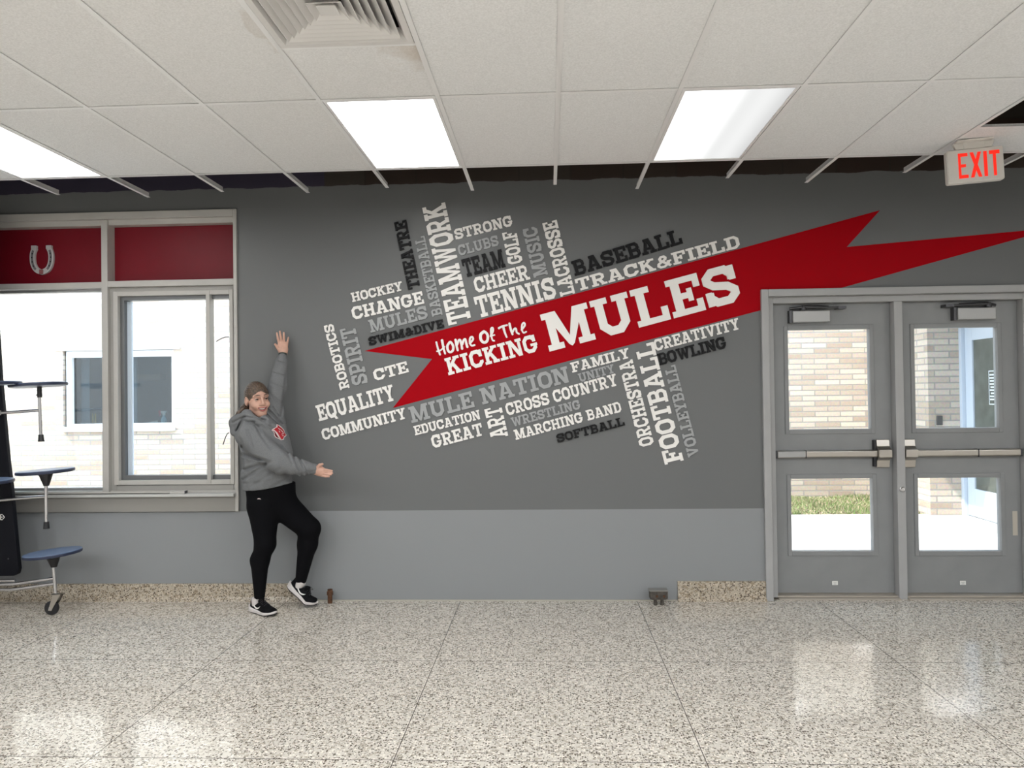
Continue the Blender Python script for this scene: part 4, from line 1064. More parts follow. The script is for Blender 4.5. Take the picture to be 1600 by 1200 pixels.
def nets(fn, lo, hi, h):
    lo = np.array(lo, float); hi = np.array(hi, float)
    n = np.ceil((hi - lo) / h).astype(int) + 1
    ax = [lo[i] + h * np.arange(n[i]) for i in range(3)]
    F = np.empty(n)
    yy, zz = np.meshgrid(ax[1], ax[2], indexing='ij')
    st = max(1, int(400000 // (n[1] * n[2])))
    for i in range(0, n[0], st):
        xs = ax[0][i:i + st]
        P = np.empty((len(xs), n[1], n[2], 3)); P[..., 0] = xs[:, None, None]; P[..., 1] = yy; P[..., 2] = zz
        F[i:i + st] = fn(P.reshape(-1, 3)).reshape(len(xs), n[1], n[2])
    s = F < 0
    cs = np.zeros(n - 1, int)
    for a in (0, 1):
        for b_ in (0, 1):
            for c in (0, 1): cs += s[a:n[0] - 1 + a, b_:n[1] - 1 + b_, c:n[2] - 1 + c]
    act = (cs > 0) & (cs < 8)
    I = np.argwhere(act)
    idx = -np.ones(n - 1, int); idx[tuple(I.T)] = np.arange(len(I))
    acc = np.zeros((len(I), 3)); cnt = np.zeros(len(I))
    cor = [(a, b_, c) for a in (0, 1) for b_ in (0, 1) for c in (0, 1)]
    for u in range(8):
        for v in range(u + 1, 8):
            d = np.abs(np.array(cor[u]) - np.array(cor[v]))
            if d.sum() != 1: continue
            fa = F[tuple((I + cor[u]).T)]; fb = F[tuple((I + cor[v]).T)]
            m = (fa < 0) != (fb < 0); t = np.where(m, fa / np.where(m, fa - fb, 1), 0)
            pt = I + np.array(cor[u]) + t[:, None] * (np.array(cor[v]) - np.array(cor[u]))
            acc[m] += pt[m]; cnt[m] += 1
    V = lo + h * acc / cnt[:, None]
    faces = []
    for axi in range(3):
        o1, o2 = [(1, 2), (2, 0), (0, 1)][axi]
        sa = [slice(None)] * 3; sb = [slice(None)] * 3; sa[axi] = slice(0, -1); sb[axi] = slice(1, None)
        ch = s[tuple(sa)] != s[tuple(sb)]
        E_ = np.argwhere(ch)
        ok = (E_[:, o1] > 0) & (E_[:, o2] > 0) & (E_[:, o1] < n[o1] - 1) & (E_[:, o2] < n[o2] - 1)
        E_ = E_[ok]; ins = s[tuple(E_.T)]
        def cell(d1, d2):
            q = E_.copy(); q[:, o1] -= d1; q[:, o2] -= d2; return idx[tuple(q.T)]
        Q = np.stack([cell(1, 1), cell(0, 1), cell(0, 0), cell(1, 0)], 1)
        Q[~ins] = Q[~ins][:, ::-1]
        faces.append(Q)
    return V, np.concatenate(faces)

def fast_mesh(name, V, Q, mats, parent, mi=None):
    o_loc = np.array(root_loc(parent))
    me = bpy.data.meshes.new(name)
    me.from_pydata((V - o_loc).tolist(), [], Q.tolist())
    for m in (mats if isinstance(mats, (list, tuple)) else [mats]): me.materials.append(m)
    if mi is not None: me.polygons.foreach_set('material_index', mi.astype(int).tolist())
    me.polygons.foreach_set('use_smooth', [True] * len(me.polygons)); me.update()
    o = bpy.data.objects.new(name, me); C.objects.link(o); o.parent = parent
    return o
def smooth_v(V, Q, it=1):
    for _ in range(it):
        acc = np.zeros_like(V); c = np.zeros(len(V))
        for k in range(4):
            a, b_ = Q[:, k], Q[:, (k + 1) % 4]
            np.add.at(acc, a, V[b_]); np.add.at(acc, b_, V[a]); np.add.at(c, a, 1); np.add.at(c, b_, 1)
        V = .5 * V + .5 * acc / np.maximum(1, c)[:, None]
    return V

M_SKIN = mat('skin', (0.56, 0.33, 0.25), 0.5, noise=0.06, nscale=40)
M_LIP = mat('lips', (0.42, 0.13, 0.12), 0.4)
M_HOOD = mat('heather_grey_fleece', (0.165, 0.170, 0.175), 0.95, spec=0.15, noise=0.14, nscale=220, bump=0.25, bscale=180)
M_LEG = mat('black_leggings', (0.003, 0.003, 0.0042), 0.85, spec=0.12)
M_HAIR = mat('brown_hair', (0.085, 0.056, 0.038), 0.42, noise=0.6, nscale=70)
M_SHOE = mat('black_mesh_shoe', (0.004, 0.004, 0.0052), 0.8, spec=.15, bump=0.3, bscale=500)
M_SOLE = mat('off_white_sole', (0.62, 0.58, 0.57), 0.6)

def B(u, v, y): return np.array(at(u, v, y))
person = empty('person', (-2.02, -.28, 0), 'person in grey hoodie, black leggings and running shoes presenting the wall lettering', 'person')

# --- joints (world): pixel of the photo and distance from the wall
nSh, nEl, nWr = B(387, 680, -.40), B(437, 722, -.47), B(493, 734, -.42)      # near arm (her right)
fSh, fEl, fWr = B(421, 652, -.20), B(434, 601, -.15), B(441.5, 555, -.105)   # raised arm (her left)
HIPN, KNN, ANN = B(412, 792, -.31), B(414.5, 850, -.335), B(405.5, 934, -.315)
HIPF, KNF, ANF = B(436, 784, -.24), B(483, 826, -.215), B(470.5, 905, -.175)
HC = B(402.5, 625, -.29)                                                     # head centre

# --- hoodie
def crease(p, a, b_, r, depth):
    """a soft fold on the side that faces the room, drawn between two pixels of the photo"""
    yq = -.42; k = (CAM_D + yq) / (CAM_D + p[:, 1])
    x = p[:, 0] * k; z = CAM_H + (p[:, 2] - CAM_H) * k
    A, E_ = B(*a, yq), B(*b_, yq); ax, az = A[0], A[2]; ex, ez = E_[0] - ax, E_[2] - az
    t = ((x - ax) * ex + (z - az) * ez) / (ex * ex + ez * ez); tc = np.clip(t, 0, 1)
    nx = (x - ax - tc * ex); nz = (z - az - tc * ez); d2 = nx * nx + nz * nz
    L_ = math.hypot(ex, ez); sd = ((x - ax) * -ez + (z - az) * ex) / L_
    g = np.exp(-d2 / (r * r)) - .55 * np.exp(-(d2 + 2.6 * r * r - 3.0 * r * np.abs(sd)) / (r * r)) * np.exp(-(np.maximum(0, np.abs(t - .5) - .5) * L_ / r) ** 2)
    return depth * g * np.clip((-.12 - p[:, 1]) / .06, 0, 1)
PZ = lambda x, y: (340 + x / 4, 500 + y / 4)
CREASES = [(PZ(*a), PZ(*c), r, dp) for a, c, r, dp in (
    ((150, 838), (300, 880), .012, .016), ((168, 935), (330, 888), .012, .013), ((155, 1000), (300, 905), .011, .011), ((215, 1040), (385, 930), .012, .007), ((330, 1050), (450, 985), .012, .008),
    ((440, 835), (470, 900), .010, .008), ((475, 850), (525, 970), .010, .012), ((515, 870), (560, 965), .009, .011), ((395, 790), (440, 850), .011, .007),
    ((315, 560), (405, 650), .008, .013), ((290, 575), (375, 655), .008, .012), ((345, 545), (392, 618), .007, .012), ((255, 600), (350, 690), .010, .008),
    ((225, 640), (275, 710), .011, .008), ((185, 690), (215, 790), .011, .009), ((255, 700), (330, 800), .012, .008), ((140, 740), (165, 820), .010, .009),
    ((430, 335), (398, 600), .009, .009), ((345, 330), (425, 352), .008, .009), ((378, 258), (436, 285), .007, .010), ((335, 395), (415, 430), .009, .007), ((330, 470), (400, 520), .009, .007), ((372, 262), (430, 268), .006, .006),
    ((95, 640), (170, 605), .009, .012), ((120, 690), (150, 630), .010, .014), ((170, 605), (300, 625), .009, .010), ((180, 640), (275, 632), .010, .008))]
hemA, hemB = B(376, 766, -.30), B(462, 753, -.30)
def f_hoodie(p):
    sq = (1, .78, 1)
    d = cone(p, B(407, 680, -.29), B(417, 712, -.29), .165, .165, sq)
    d = smin(d, cone(p, B(417, 712, -.29), B(418, 752, -.29), .160, .178, sq), .05)
    d = smin(d, cone(p, B(418, 750, -.29), B(417, 800, -.29), .186, .172, sq), .03)
    d = smin(d, cone(p, B(392, 672, -.33), B(420, 664, -.22), .088, .088), .06)     # shoulders
    d = smin(d, cone(p, B(428, 690, -.27), B(440, 712, -.28), .085, .075), .05)     # chest
    # near sleeve
    d = smin(d, cone(p, nSh, nEl, .088, .080), .035)
    s2 = cone(p, nEl, B(478, 733, -.44), .080, .056)
    d = smin(d, s2, .02)
    cuffN = cone(p, B(476, 733, -.44), B(490, 733.5, -.425), .047, .041)
    d = smin(d, cuffN, .006)
    # raised sleeve
    d = smin(d, cone(p, fSh, fEl, .086, .064), .05)
    d = smin(d, cone(p, fEl, B(440, 566, -.112), .064, .050), .02)
    d = smin(d, cone(p, B(440, 568, -.112), B(441, 558.5, -.108), .043, .034), .006)
    d = smin(d, cone(p, B(431, 645, -.19), B(433, 690, -.24), .055, .08), .05)      # drape from the armpit
    # hood bunched round the neck
    for a_, b_, r0, r1 in (((368, 674, -.33), (369.5, 660, -.32), .038, .048), ((369.5, 660, -.32), (386, 648, -.38), .046, .036), ((386, 648, -.38), (401, 658, -.405), .036, .024),
                           ((401, 658, -.405), (416, 664, -.375), .024, .022), ((416, 664, -.375), (425, 656, -.28), .022, .028), ((369.5, 660, -.32), (390, 645, -.22), .046, .04), ((390, 645, -.22), (415, 645, -.22), .04, .035)):
        d = smin(d, cone(p, B(*a_), B(*b_), r0, r1), .018)
    for a_, b_, r, dp in CREASES: d = d + crease(p, a_, b_, r, dp)
    d = d + .0035 * np.sin(p[:, 2] * 38 + 9 * np.sin(p[:, 0] * 11 + 1.3) + p[:, 1] * 17) * np.clip((1.16 - p[:, 2]) / .15, 0, 1) + .002 * np.sin(p[:, 0] * 55 + p[:, 2] * 31 + 3 * np.sin(p[:, 1] * 23))
    # hem: cut and ribbed band
    n_ = (hemB - hemA); n_ /= np.linalg.norm(n_); up = np.array([-n_[2], 0, n_[0]])
    hz = (p - hemA) @ up + .012 * np.sin((p[:, 0] - hemA[0]) * 7.4) * 1.0
    band = np.clip((.05 - hz) / .02, 0, 1)
    d = d + .007 * np.exp(-((hz - .055) / .010) ** 2) + .005 * band
    d = smax(d, -hz, .008)
    # open collar and cuffs
    d = smax(d, -cone(p, HC + np.array([.012, -.02, -.10]), HC + np.array([-.01, 0, -.26]), .055, .03), .012)
    return d
Vh, Qh = nets(f_hoodie, [-2.42, -.66, .80], [-1.55, -.02, 1.95], .0062)
hoodie = fast_mesh('hoodie', smooth_v(Vh, Qh, 1), Qh, M_HOOD, person)

# --- leggings
def f_leg(p):
    d = cone(p, B(412, 758, -.30), B(412, 790, -.30), .134, .115, (1, .85, 1))
    d = smin(d, cone(p, B(432, 758, -.27), B(438, 786, -.25), .140, .115, (1, .9, 1)), .05)
    a = cone(p, HIPN, KNN, .115, .073); a = smin(a, cone(p, KNN, B(406.5, 875, -.315), .071, .064), .03)
    a = smin(a, cone(p, B(406, 875, -.315), ANN, .066, .037), .03)
    b_ = cone(p, HIPF, KNF, .115, .084); b_ = smin(b_, cone(p, KNF, B(480.5, 850, -.195), .082, .072), .02)
    b_ = smin(b_, cone(p, B(480.5, 850, -.195), ANF, .070, .042), .03)
    d = smin(d, a, .03); d = smin(d, b_, .03)
    d = d + groove(p, B(398, 905, -.36), B(414, 908, -.36), .006, .002) + groove(p, B(420, 800, -.40), B(434, 790, -.38), .01, .004)
    top = B(410, 755, -.3)[2]
    return np.maximum(d, p[:, 2] - top)
Vl, Ql = nets(f_leg, [-2.32, -.50, .10], [-1.60, -.06, 1.02], .0065)
leggings = fast_mesh('leggings', smooth_v(Vl, Ql, 1), Ql, M_LEG, person)

# --- head: local frame, face towards -Y, X to the viewer's right
HS = 1.07
yaw, rol, pit = math.radians(40), math.radians(-5), math.radians(4)
RH = np.array(Matrix.Rotation(yaw, 3, 'Z') @ Matrix.Rotation(rol, 3, 'Y') @ Matrix.Rotation(pit, 3, 'X'))
def Hw(q): return HC + HS * (RH @ np.array(q, float))
def Hl(p): return ((p - HC) @ RH) / HS
def f_head(q):
    d = ell(q, (0, .018, .032), (.072, .092, .086))
    d = smin(d, ell(q, (0, -.028, -.030), (.054, .062, .073)), .03)
    d = smin(d, ell(q, (0, -.060, -.090), (.026, .024, .022)), .028)              # chin
    for sx in (-1, 1):
        d = smin(d, ell(q, (sx * .036, -.060, -.028), (.026, .026, .024)), .020)  # cheeks
        d = smin(d, cone(q, (sx * .012, -.084, .034), (sx * .046, -.070, .032), .010, .010), .014)  # brow
        d = smin(d, cone(q, (sx * .047, -.012, -.062), (sx * .018, -.054, -.094), .013, .013), .022) # jaw line
    for sx in (-1, 1):
        d = smax(d, -ell(q, (sx * .0315, -.096, .012), (.019, .018, .0125)), .012)  # sockets
    d = smin(d, cone(q, (0, -.086, .026), (0, -.108, -.018), .0075, .0105), .010)   # nose
    for sx in (-1, 1): d = smin(d, ell(q, (sx * .0125, -.095, -.024), (.009, .011, .008)), .008)
    # mouth: parted smile
    arc = lambda x: -.0535 + 9.5 * x * x
    x = np.clip(q[:, 0], -.031, .031); yb = -.092 + 10.0 * x * x
    dl = np.sqrt((q[:, 0] - x) ** 2 + (q[:, 1] - yb) ** 2 + (q[:, 2] - (arc(x) + .0065 * (1 - (x / .031) ** 2))) ** 2) - .0050
    d = smin(d, dl, .006)
    du = np.sqrt((q[:, 0] - x) ** 2 + (q[:, 1] - yb) ** 2 + (q[:, 2] - (arc(x) - .0135 * (1 - (x / .031) ** 2))) ** 2) - .0058
    d = smin(d, du, .006)
    dm = np.sqrt((q[:, 0] - x) ** 2 + ((q[:, 1] - yb + .004) * .45) ** 2 + (q[:, 2] - (arc(x) - .0035 * (1 - (x / .031) ** 2))) ** 2) - .0066 * np.clip(1.1 - (x / .031) ** 2, .1, 1)
    d = smax(d, -dm, .0025)
    for sx in (-1, 1):                                                             # ears
        e = ell(q, (sx * .0735, .016, -.004), (.010, .021, .031)); e = smax(e, -ell(q, (sx * .083, .012, 0), (.008, .011, .018)), .006)
        d = smin(d, e, .008)
    d = smin(d, cone(q, (0, .028, -.07), (-.012, .045, -.21), .050, .056), .03)     # neck
    return d
Vd, Qd = nets(f_head, [-.10, -.13, -.20], [.10, .125, .135], .0024)
qc = Vd[Qd].mean(1)
arc_ = -.0535 + 9.5 * qc[:, 0] ** 2
xk_ = np.clip(1 - (qc[:, 0] / .031) ** 2, 0, 1)
lip = (np.abs(qc[:, 0]) < .0315) & (qc[:, 1] < -.066) & (qc[:, 2] < arc_ + .003 + .0075 * xk_) & (qc[:, 2] > arc_ - .003 - .0155 * xk_)
mouth_in = lip & (np.abs(qc[:, 2] - (arc_ - .0035)) < .006) & (qc[:, 1] > -.090 + 10 * qc[:, 0] ** 2)
mi_h = np.where(lip, 1, 0); mi_h = np.where(mouth_in, 2, mi_h)
Vd_w = HC + HS * (Vd @ RH.T)

# --- hands, built in the world from traced joints
def f_handF(p):                                                                   # raised hand, palm to the viewer
    y = -.075
    K = lambda u, v, dy=0: B(u, v, y + dy)
    d = ell(p, K(442, 543.5), (.040, .016, .047))
    d = smin(d, cone(p, K(438, 538), K(446.5, 538), .014, .014), .012)
    d = smin(d, cone(p, K(443, 548), B(441.5, 560, -.10), .026, .027), .02)
    for a_, m_, t_, r in (((436.5, 537.5, 0), (434.2, 529, -.006), (432.8, 520.5, -.002), .0086), ((440, 535, 0), (438.6, 526, -.010), (437.4, 518, -.008), .0090),
                          ((444, 535, 0), (443.6, 527, -.010), (443.4, 520, -.010), .0086), ((448.2, 538, 0), (449.6, 532.5, -.008), (450.6, 527.5, -.010), .0076)):
        d = smin(d, np.minimum(cone(p, K(*a_), K(*m_), r * 1.12, r), cone(p, K(*m_), K(*t_), r, r * .82)), .006)
    d = smin(d, smin(cone(p, K(438, 548, -.006), K(433.2, 542.5, -.014), .015, .011), cone(p, K(433.2, 542.5, -.014), K(430, 538, -.014), .010, .0085), .004), .010)
    return d
def f_handN(p):                                                                   # near hand, open, pointing at the letters
    y = -.42
    K = lambda u, v, dy=0: B(u, v, y + dy)
    d = ell(p, K(500.5, 736.5), (.040, .019, .036))
    d = smin(d, cone(p, K(497, 735), B(488, 734, -.425), .028, .028), .02)
    for a_, m_, t_, r in (((505, 733.8, -.004), (512, 734.6, -.012), (518.6, 735.8, -.006), .0088), ((505.5, 737, .002), (512.5, 738, -.012), (519, 739.5, -.012), .0090),
                          ((504.5, 740, .002), (511, 741.2, -.016), (517.2, 741.6, -.022), .0084), ((503, 743, 0), (509, 744.6, -.014), (514, 744.6, -.022), .0074)):
        d = smin(d, np.minimum(cone(p, K(*a_), K(*m_), r * 1.15, r), cone(p, K(*m_), K(*t_), r, r * .8)), .005)
    d = smin(d, smin(cone(p, K(495.5, 731, -.016), K(499.5, 726.5, -.024), .014, .0105), cone(p, K(499.5, 726.5, -.024), K(503.8, 725.3, -.022), .0102, .0085), .004), .010)
    return d
def f_core(p):                                                                    # what the clothes cover
    d = cone(p, B(407, 690, -.29), B(418, 755, -.29), .105, .11, (1, .8, 1))
    d = smin(d, cone(p, Hw((-.01, .04, -.15)), B(405, 690, -.29), .050, .07), .04)
    d = smin(d, cone(p, B(392, 682, -.36), B(418, 668, -.23), .055, .055), .04)
    for a_, b_, ra, rb in ((B(390, 684, -.38), nEl, .045, .038), (nEl, B(489, 734, -.427), .038, .026), (fSh, fEl, .046, .038), (fEl, B(441.3, 558, -.105), .038, .026),
                           (HIPN, KNN, .085, .052), (KNN, B(406, 880, -.315), .045, .035), (B(406, 880, -.315), ANN, .035, .024), (HIPF, KNF, .085, .06), (KNF, B(480, 852, -.195), .05, .04), (B(480, 852, -.195), ANF, .04, .030), (B(418, 750, -.29), HIPN, .1, .08), (B(418, 750, -.29), HIPF, .1, .08)):
        d = smin(d, cone(p, a_, b_, ra, rb), .03)
    return d
parts = [(Vd_w, Qd, mi_h)]
for fn, lo, hi, h in ((f_handF, B(424, 566, 0) * [1, 0, 1] + [0, -.15, 0], B(472, 508, 0) * [1, 0, 1] + [0, -.035, 0], .0021),
                      (f_handN, B(480, 753, -.42) * [1, 0, 1] + [0, -.50, 0], B(527, 716, -.42) * [1, 0, 1] + [0, -.36, 0], .0021),
                      (f_core, [-2.32, -.55, .09], [-1.55, -.04, 1.80], .010)):
    v, q = nets(fn, lo, hi, h); parts.append((v, q, np.zeros(len(q), int)))
k = 0; VV, QQ, MM = [], [], []
for v, q, m_ in parts: VV.append(v); QQ.append(q + k); MM.append(m_); k += len(v)
body = fast_mesh('body', np.concatenate(VV), np.concatenate(QQ), [M_SKIN, M_LIP, mat('mouth_shadow', (0.10, 0.02, 0.02), .6)], person, np.concatenate(MM))

def hv(b_):                                                                       # head-local MB -> world
    b_.v = [Vector(Hw(p)) for p in b_.v]; return b_
# teeth
f = MB(); n = 12; vs = []; fs = []
for i in range(n + 1):
    x = -.024 + .048 * i / n; z = -.0535 + 9.5 * x * x; y = -.0865 + 10.0 * x * x; k_ = 1 - (x / .031) ** 2
    vs += [(x, y, z + .004 * k_), (x, y - .001, z - .0055 * k_), (x, y + .006, z - .0055 * k_), (x, y + .006, z + .004 * k_)]
for i in range(n):
    for c in range(4): fs.append((i * 4 + c, i * 4 + (c + 1) % 4, i * 4 + 4 + (c + 1) % 4, i * 4 + 4 + c))
f.add(vs, fs); hv(f).build('teeth', mat('teeth', (0.72, 0.68, 0.62), 0.3), person, smooth=40)
M_EYE = mat('eye_white', (0.62, 0.58, 0.56), 0.2); M_IRIS = mat('dark_iris', (0.035, 0.025, 0.02), 0.2)
for sx in (-1, 1):
    c = np.array((sx * .0315, -.0715, .011))
    f = MB(); f.lathe([(.0122 * math.sin(a), .0122 * math.cos(a)) for a in np.linspace(.001, PI - .001, 14)], c, (0, 1, 0), 20)
    gz = Vector((.10, -1, -.02)).normalized()
    f.lathe([(.0076 * math.sin(a), .0015 * math.cos(a)) for a in np.linspace(.001, PI / 2, 6)], Vector(c) + gz * .0113, gz, 16, 1)
    hv(f).build('eye', [M_EYE, M_IRIS], person, smooth=60)
    f = MB()                                                                      # lids
    for z0, zs, r in ((.0075, 1, .0030), (-.0058, -1, .0022)):
        pts = []
        for i in range(9):
            a = -1 + 2 * i / 8; x = a * .0145
            pts.append((c[0] + x, c[1] - math.sqrt(max(1e-6, .0152 ** 2 - x * x * .8 - (z0 * (1 - a * a)) ** 2)), c[2] + z0 * (1 - a * a) + sx * 0))
        f.tube(pts, [r * (.5 + .5 * math.sin(PI * (i + .5) / 9)) for i in range(9)], 8)
    hv(f).build('eyelid', M_SKIN, person, smooth=60)
    f = MB(); pts = []
    for i in range(9):
        a = -1 + 2 * i / 8; x = a * .0145
        pts.append((c[0] + x, c[1] - .0015 - math.sqrt(max(1e-6, .0152 ** 2 - x * x * .8 - (.006 * (1 - a * a)) ** 2)), c[2] + .0060 * (1 - a * a)))
    f.tube(pts, .0017, 6); hv(f).build('eyelash', M_HAIR, person, smooth=60)
    f = MB(); pts = [(sx * (.013 + .038 * i / 7), -.0955 + .020 * (i / 7) ** 2, .0365 + .0065 * math.sin(PI * (i / 7) ** .8) - .004 * (i / 7)) for i in range(8)]
    f.tube(pts, [.0016, .0026, .0029, .0029, .0027, .0024, .0018, .0010], 8); hv(f).build('eyebrow', M_HAIR, person, smooth=60)

# --- hair: pulled back, low bunch at the nape
def f_hair(q):
    d = ell(q, (0, .022, .036), (.0785, .0985, .0925))
    face = ell(q, (0, -.112, -.012), (.064, .070, .092))
    d = smax(d, -face, .012)
    d = smax(d, -ell(q, (0, -.055, -.085), (.095, .088, .085)), .012)
    d = smax(d, -ell(q, (-.078, .012, -.010), (.030, .030, .038)), .008)
    d = smax(d, -ell(q, (.078, .012, -.010), (.030, .030, .038)), .008)
    bun0, bun1, bun2, bun3 = (Hl(B(*c)[None])[0] for c in ((386, 634, -.235), (380.5, 640, -.265), (374, 645, -.285), (368.5, 648.5, -.30)))
    d = smin(d, cone(q, bun0, bun1, .030, .027), .022)
    d = smin(d, cone(q, bun1, bun2, .026, .017), .012); d = smin(d, cone(q, bun2, bun3, .015, .006), .01)
    ang = np.arctan2(q[:, 0] + .15 * q[:, 2], q[:, 2] - .02) 
    d = d + .0010 * np.sin(ang * 34 + 6 * np.sin(q[:, 1] * 25)) + .0009 * np.sin(ang * 83 + q[:, 1] * 60)
    return d
Vr, Qr = nets(f_hair, [-.20, -.11, -.19], [.10, .17, .14], .0026)
fast_mesh('hair', HC + HS * (Vr @ RH.T), Qr, M_HAIR, person)

# --- wristband on the raised arm
wa_, wb2 = Vector(B(441.8, 552.5, -.092)), Vector(B(441.5, 557.5, -.10))
MB().tube([wa_, wb2], .031, 24).build('wristband', mat('dark_green_band', (0.025, 0.035, 0.03), 0.5), person, smooth=40)

# --- shoes
def shoe(heel, yaw_, pitch, bend, label_sock):
    """local: x from heel to toe, y width, z up, sole at z = 0"""
    Lg = .272
    def W(x):                                                                      # half width of the sole
        t = np.clip(x / Lg, 0, 1)
        return np.interp(t, [0, .05, .15, .3, .45, .62, .75, .87, .95, .985, 1], [.012, .027, .036, .036, .036, .045, .049, .043, .031, .020, .010])
    def f_up(p):
        x, y, z = p[:, 0], p[:, 1], p[:, 2]
        top = np.interp(x, [-.01, .02, .05, .10, .135, .17, .21, .25, .28], [.098, .100, .084, .086, .094, .080, .064, .050, .03])
        w_ = W(x) * np.interp(z, [0, .03, .10], [1.0, .98, .70])
        c = np.sqrt((y / np.maximum(w_, 1e-3)) ** 2 + (np.maximum(z - .02, 0) / np.maximum(top - .02, 1e-3)) ** 2)
        d = (c - 1) * .03
        d = np.maximum(d, .012 - z); d = np.maximum(d, -x - .002); d = smax(d, x - Lg + .012, .01)
        d = smax(d, -cone(p, (.060, 0, .078), (.056, 0, .14), .027, .036, (1.25, 1, 1)), .006)
        d = smin(d, cone(p, (.112, 0, .092), (.128, 0, .104), .014, .010, (1, 1.8, 1)), .01)      # tongue
        return d
    def f_mid(p):
        x, y, z = p[:, 0], p[:, 1], p[:, 2]
        topz = np.interp(x, [-.015, 0, .08, .16, .23, .28], [.052, .046, .034, .028, .025, .024])
        w_ = W(np.clip(x + .006, 0, Lg)) * 1.06 + .003
        d = np.abs(y) - w_
        d = smax(d, z - topz, .006); d = smax(d, .007 - z, .004)
        d = np.maximum(d, -x - .012 - .25 * (z - .03)); return smax(d, x - Lg - .003, .012)
    def f_out(p):
        x, y, z = p[:, 0], p[:, 1], p[:, 2]
        d = np.abs(y) - (W(np.clip(x, 0, Lg)) * 1.03); d = np.maximum(d, z - .008); d = np.maximum(d, -z); d = np.maximum(d, -x - .006)
        return np.maximum(d, x - Lg)
    cz, sz = math.cos(yaw_), math.sin(yaw_)
    def place(v):
        v = np.array(v, float).reshape(-1, 3).copy()
        # toe spring, and the bend of the forefoot when the heel is lifted
        t = np.clip((v[:, 0] - .17) / .10, 0, 1)
        v[:, 2] += .014 * t * t
        if bend:
            x0 = .185; s = np.clip((v[:, 0] - x0 + .025) / .05, 0, 1); a = bend * s * s * (3 - 2 * s)
            dx, dz = v[:, 0] - x0, v[:, 2] - 0.0
            nx = x0 + dx * np.cos(a) - dz * np.sin(a); nz = dx * np.sin(a) + dz * np.cos(a)
            v[:, 0], v[:, 2] = nx, nz
        cp, sp_ = math.cos(pitch), math.sin(pitch)
        x = v[:, 0] * cp + v[:, 2] * sp_; z = -v[:, 0] * sp_ + v[:, 2] * cp
        y = v[:, 1]
        return np.stack([x * cz - y * sz, x * sz + y * cz, z], 1) + heel
    r = None
    lo, hi = [-.03, -.07, -.004], [.29, .07, .13]
    v, q = nets(f_up, lo, hi, .0032); up = fast_mesh('shoe', place(smooth_v(v, q, 1)), q, M_SHOE, person)
    v, q = nets(f_mid, lo, hi, .0032); fast_mesh('midsole', place(smooth_v(v, q, 1)), q, M_SOLE, up)
    v, q = nets(f_out, lo, hi, .0032); fast_mesh('outsole', place(v), q, M_BLKPL, up)
    # sock
    f = MB(); f.lathe([(.030, .050), (.033, .075), (.0345, .095), (.0335, .106), (.027, .107)], (.056, 0, 0), (0, 0, 1), 20)
    f.v = [Vector(p) for p in place([tuple(p) for p in f.v])]; f.build('sock', mat('white_sock', (0.62, 0.58, 0.56), 0.9), person, smooth=50)
    # laces and the curved stroke mark on both flanks
    def side(x, z, sg):
        lo_, hi_ = 0.0, .07
        for _ in range(24):
            m_ = (lo_ + hi_) / 2
            if f_up(np.array([[x, sg * m_, z]]))[0] < 0: lo_ = m_
            else: hi_ = m_
        return sg * lo_
    sw_up = [(.040, .062), (.052, .053), (.070, .0465), (.085, .0475), (.110, .057), (.150, .073)]
    sw_lo = [(.040, .062), (.046, .050), (.060, .0395), (.080, .0370), (.105, .047), (.150, .073)]
    for sg in (-1, 1):
        n = 20; vs = []; fs = []
        for i in range(n + 1):
            t = i / n * (len(sw_up) - 1); a = min(int(t), len(sw_up) - 2); w_ = t - a
            for row in (sw_up, sw_lo):
                x = row[a][0] * (1 - w_) + row[a + 1][0] * w_; z = row[a][1] * (1 - w_) + row[a + 1][1] * w_
                x = .180 - x
                vs.append((x, side(x, z, sg) + sg * .0022, z)); vs.append((x, side(x, z, sg) - sg * .001, z))
        for i in range(n):
            a = i * 4; fs += [(a, a + 2, a + 6, a + 4), (a, a + 4, a + 5, a + 1), (a + 2, a + 3, a + 7, a + 6)]
        link_mesh('curved_mark', [tuple(p) for p in place(vs)], fs, M_WHT, up)
    f = MB()
    for i, x in enumerate((.135, .150, .165, .180)):
        zt = np.interp(x, [.135, .17, .21], [.097, .083, .067])
        f.tube([tuple(p) for p in place([(x - .004, -.024, zt - .012), (x, 0, zt + .001), (x + .004, .024, zt - .012)])], .0028, 6)
    for sg in (-1, 1):
        f.tube([tuple(p) for p in place([(.132, 0, .100), (.138, sg * .02, .108), (.158, sg * .034, .100), (.150, sg * .022, .098), (.134, 0, .100)])], .0024, 6)
    f.tube([tuple(p) for p in place([(.132, 0, .101), (.150, -.018, .103), (.176, -.040, .082)])], .0024, 6)
    f.build('laces', M_BLKPL, up, smooth=50)
    return up
hn = np.array(at(393, 951, -.285)); hn[2] = 0
shoe(hn, math.radians(-32), 0, 0, 'near')
shoe(np.array([B(449, 915, -.185)[0], -.185, .150]), math.radians(3), math.radians(42), math.radians(26), 'far')

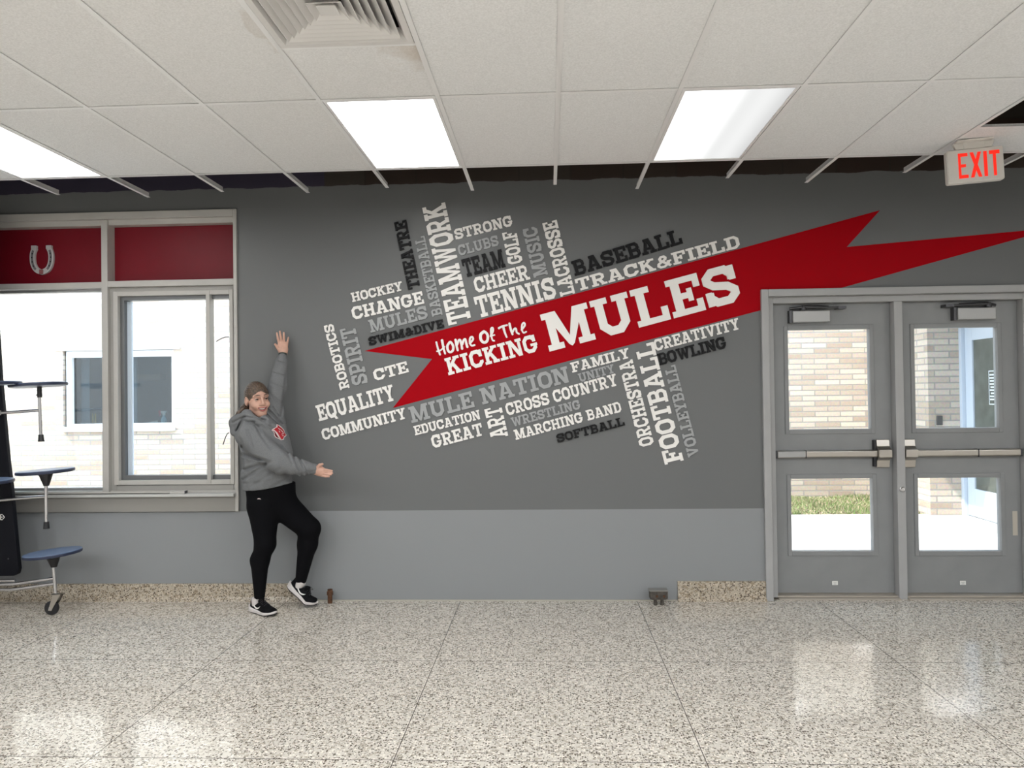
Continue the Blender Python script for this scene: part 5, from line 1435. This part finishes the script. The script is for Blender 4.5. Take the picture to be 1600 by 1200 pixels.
# --- emblem on the chest, laid onto the fleece
def onto(u, v, fn, start=-.62):
    o0 = np.array(at(u, v, start)); d = (o0 - np.array(cP)); d /= np.linalg.norm(d); p = o0.copy()
    for _ in range(60):
        s = fn(p[None])[0]
        if s < .0004: break
        p = p + d * s * .7
    return p
def emblem(name, poly, fn, lift, m, parent, step=1.6):
    P = [Vector(p) for p in poly]
    x0, x1 = min(p.x for p in P), max(p.x for p in P); y0, y1 = min(p.y for p in P), max(p.y for p in P)
    polys = []
    nx, ny = max(1, int((x1 - x0) / step)), max(1, int((y1 - y0) / step))
    pts = list(P); cons = [(i, (i + 1) % len(P)) for i in range(len(P))]
    for i in range(1, nx):
        for j in range(1, ny): pts.append(Vector((x0 + (x1 - x0) * i / nx, y0 + (y1 - y0) * j / ny)))
    ov, oe, of, a_, b_, c_ = delaunay_2d_cdt(pts, [], [list(range(len(P)))], 1, 1e-4)
    vs = []
    for q in ov:
        w_ = onto(q.x, q.y, fn); e = 2e-3
        g = np.array([fn((w_ + np.eye(3)[k] * e)[None])[0] - fn((w_ - np.eye(3)[k] * e)[None])[0] for k in range(3)]); g /= np.linalg.norm(g) + 1e-9
        vs.append(tuple(w_ + g * lift)); 
    o = link_mesh(name, vs, [list(f_) for f_ in of], m, parent, smooth=180)
    sm = o.modifiers.new('thickness', 'SOLIDIFY'); sm.thickness = .0012; sm.offset = 0
    return o
Z = lambda pts: [(360 + x / 12, 590 + y / 12) for x, y in pts]
M_EMW = mat('white_print', (0.66, 0.56, 0.55), 0.8); M_EMR = mat('red_print', (0.42, 0.012, 0.022), 0.8); M_EMD = mat('dark_red_print', (0.10, 0.006, 0.012), 0.8)
em = emblem('emblem_outline', Z([(765, 990), (800, 955), (855, 925), (860, 880), (885, 868), (960, 935), (1005, 990), (1020, 1045), (1050, 1080), (1030, 1110), (1005, 1125), (1000, 1165), (945, 1180), (900, 1150), (850, 1130), (815, 1085), (815, 1040), (790, 1010)]), f_hoodie, .003, M_EMW, hoodie)
emblem('emblem_field', Z([(790, 985), (845, 945), (875, 935), (872, 890), (950, 950), (990, 1000), (1008, 1050), (1030, 1082), (992, 1112), (985, 1150), (945, 1165), (915, 1120), (870, 1060), (840, 1005)]), f_hoodie, .0048, M_EMR, em)
emblem('emblem_field', Z([(785, 1005), (835, 1020), (870, 1080), (905, 1140), (860, 1122), (828, 1080), (825, 1035)]), f_hoodie, .0048, M_EMD, em)
for P in ([(798, 978), (838, 988), (872, 1035), (908, 1098), (948, 1160), (928, 1168), (890, 1118), (856, 1062), (826, 1014), (788, 996)],
          [(905, 1000), (925, 1030), (918, 1036), (896, 1006)], [(890, 950), (935, 985), (928, 993), (884, 960)], [(940, 985), (985, 1040), (976, 1046), (934, 993)],
          [(948, 1062), (992, 1046), (996, 1054), (952, 1074)], [(900, 900), (950, 945), (944, 952), (896, 912)], [(960, 1090), (985, 1082), (986, 1094), (962, 1102)]):
    emblem('emblem_detail', Z(P), f_hoodie, .0066, M_EMW, em, 3)
emblem('small_logo', [(340 + x / 4, 500 + y / 4) for x, y in ((247, 1120), (256, 1114), (266, 1115), (273, 1123), (262, 1120))], f_leg, .002, M_EMW, leggings, 3)
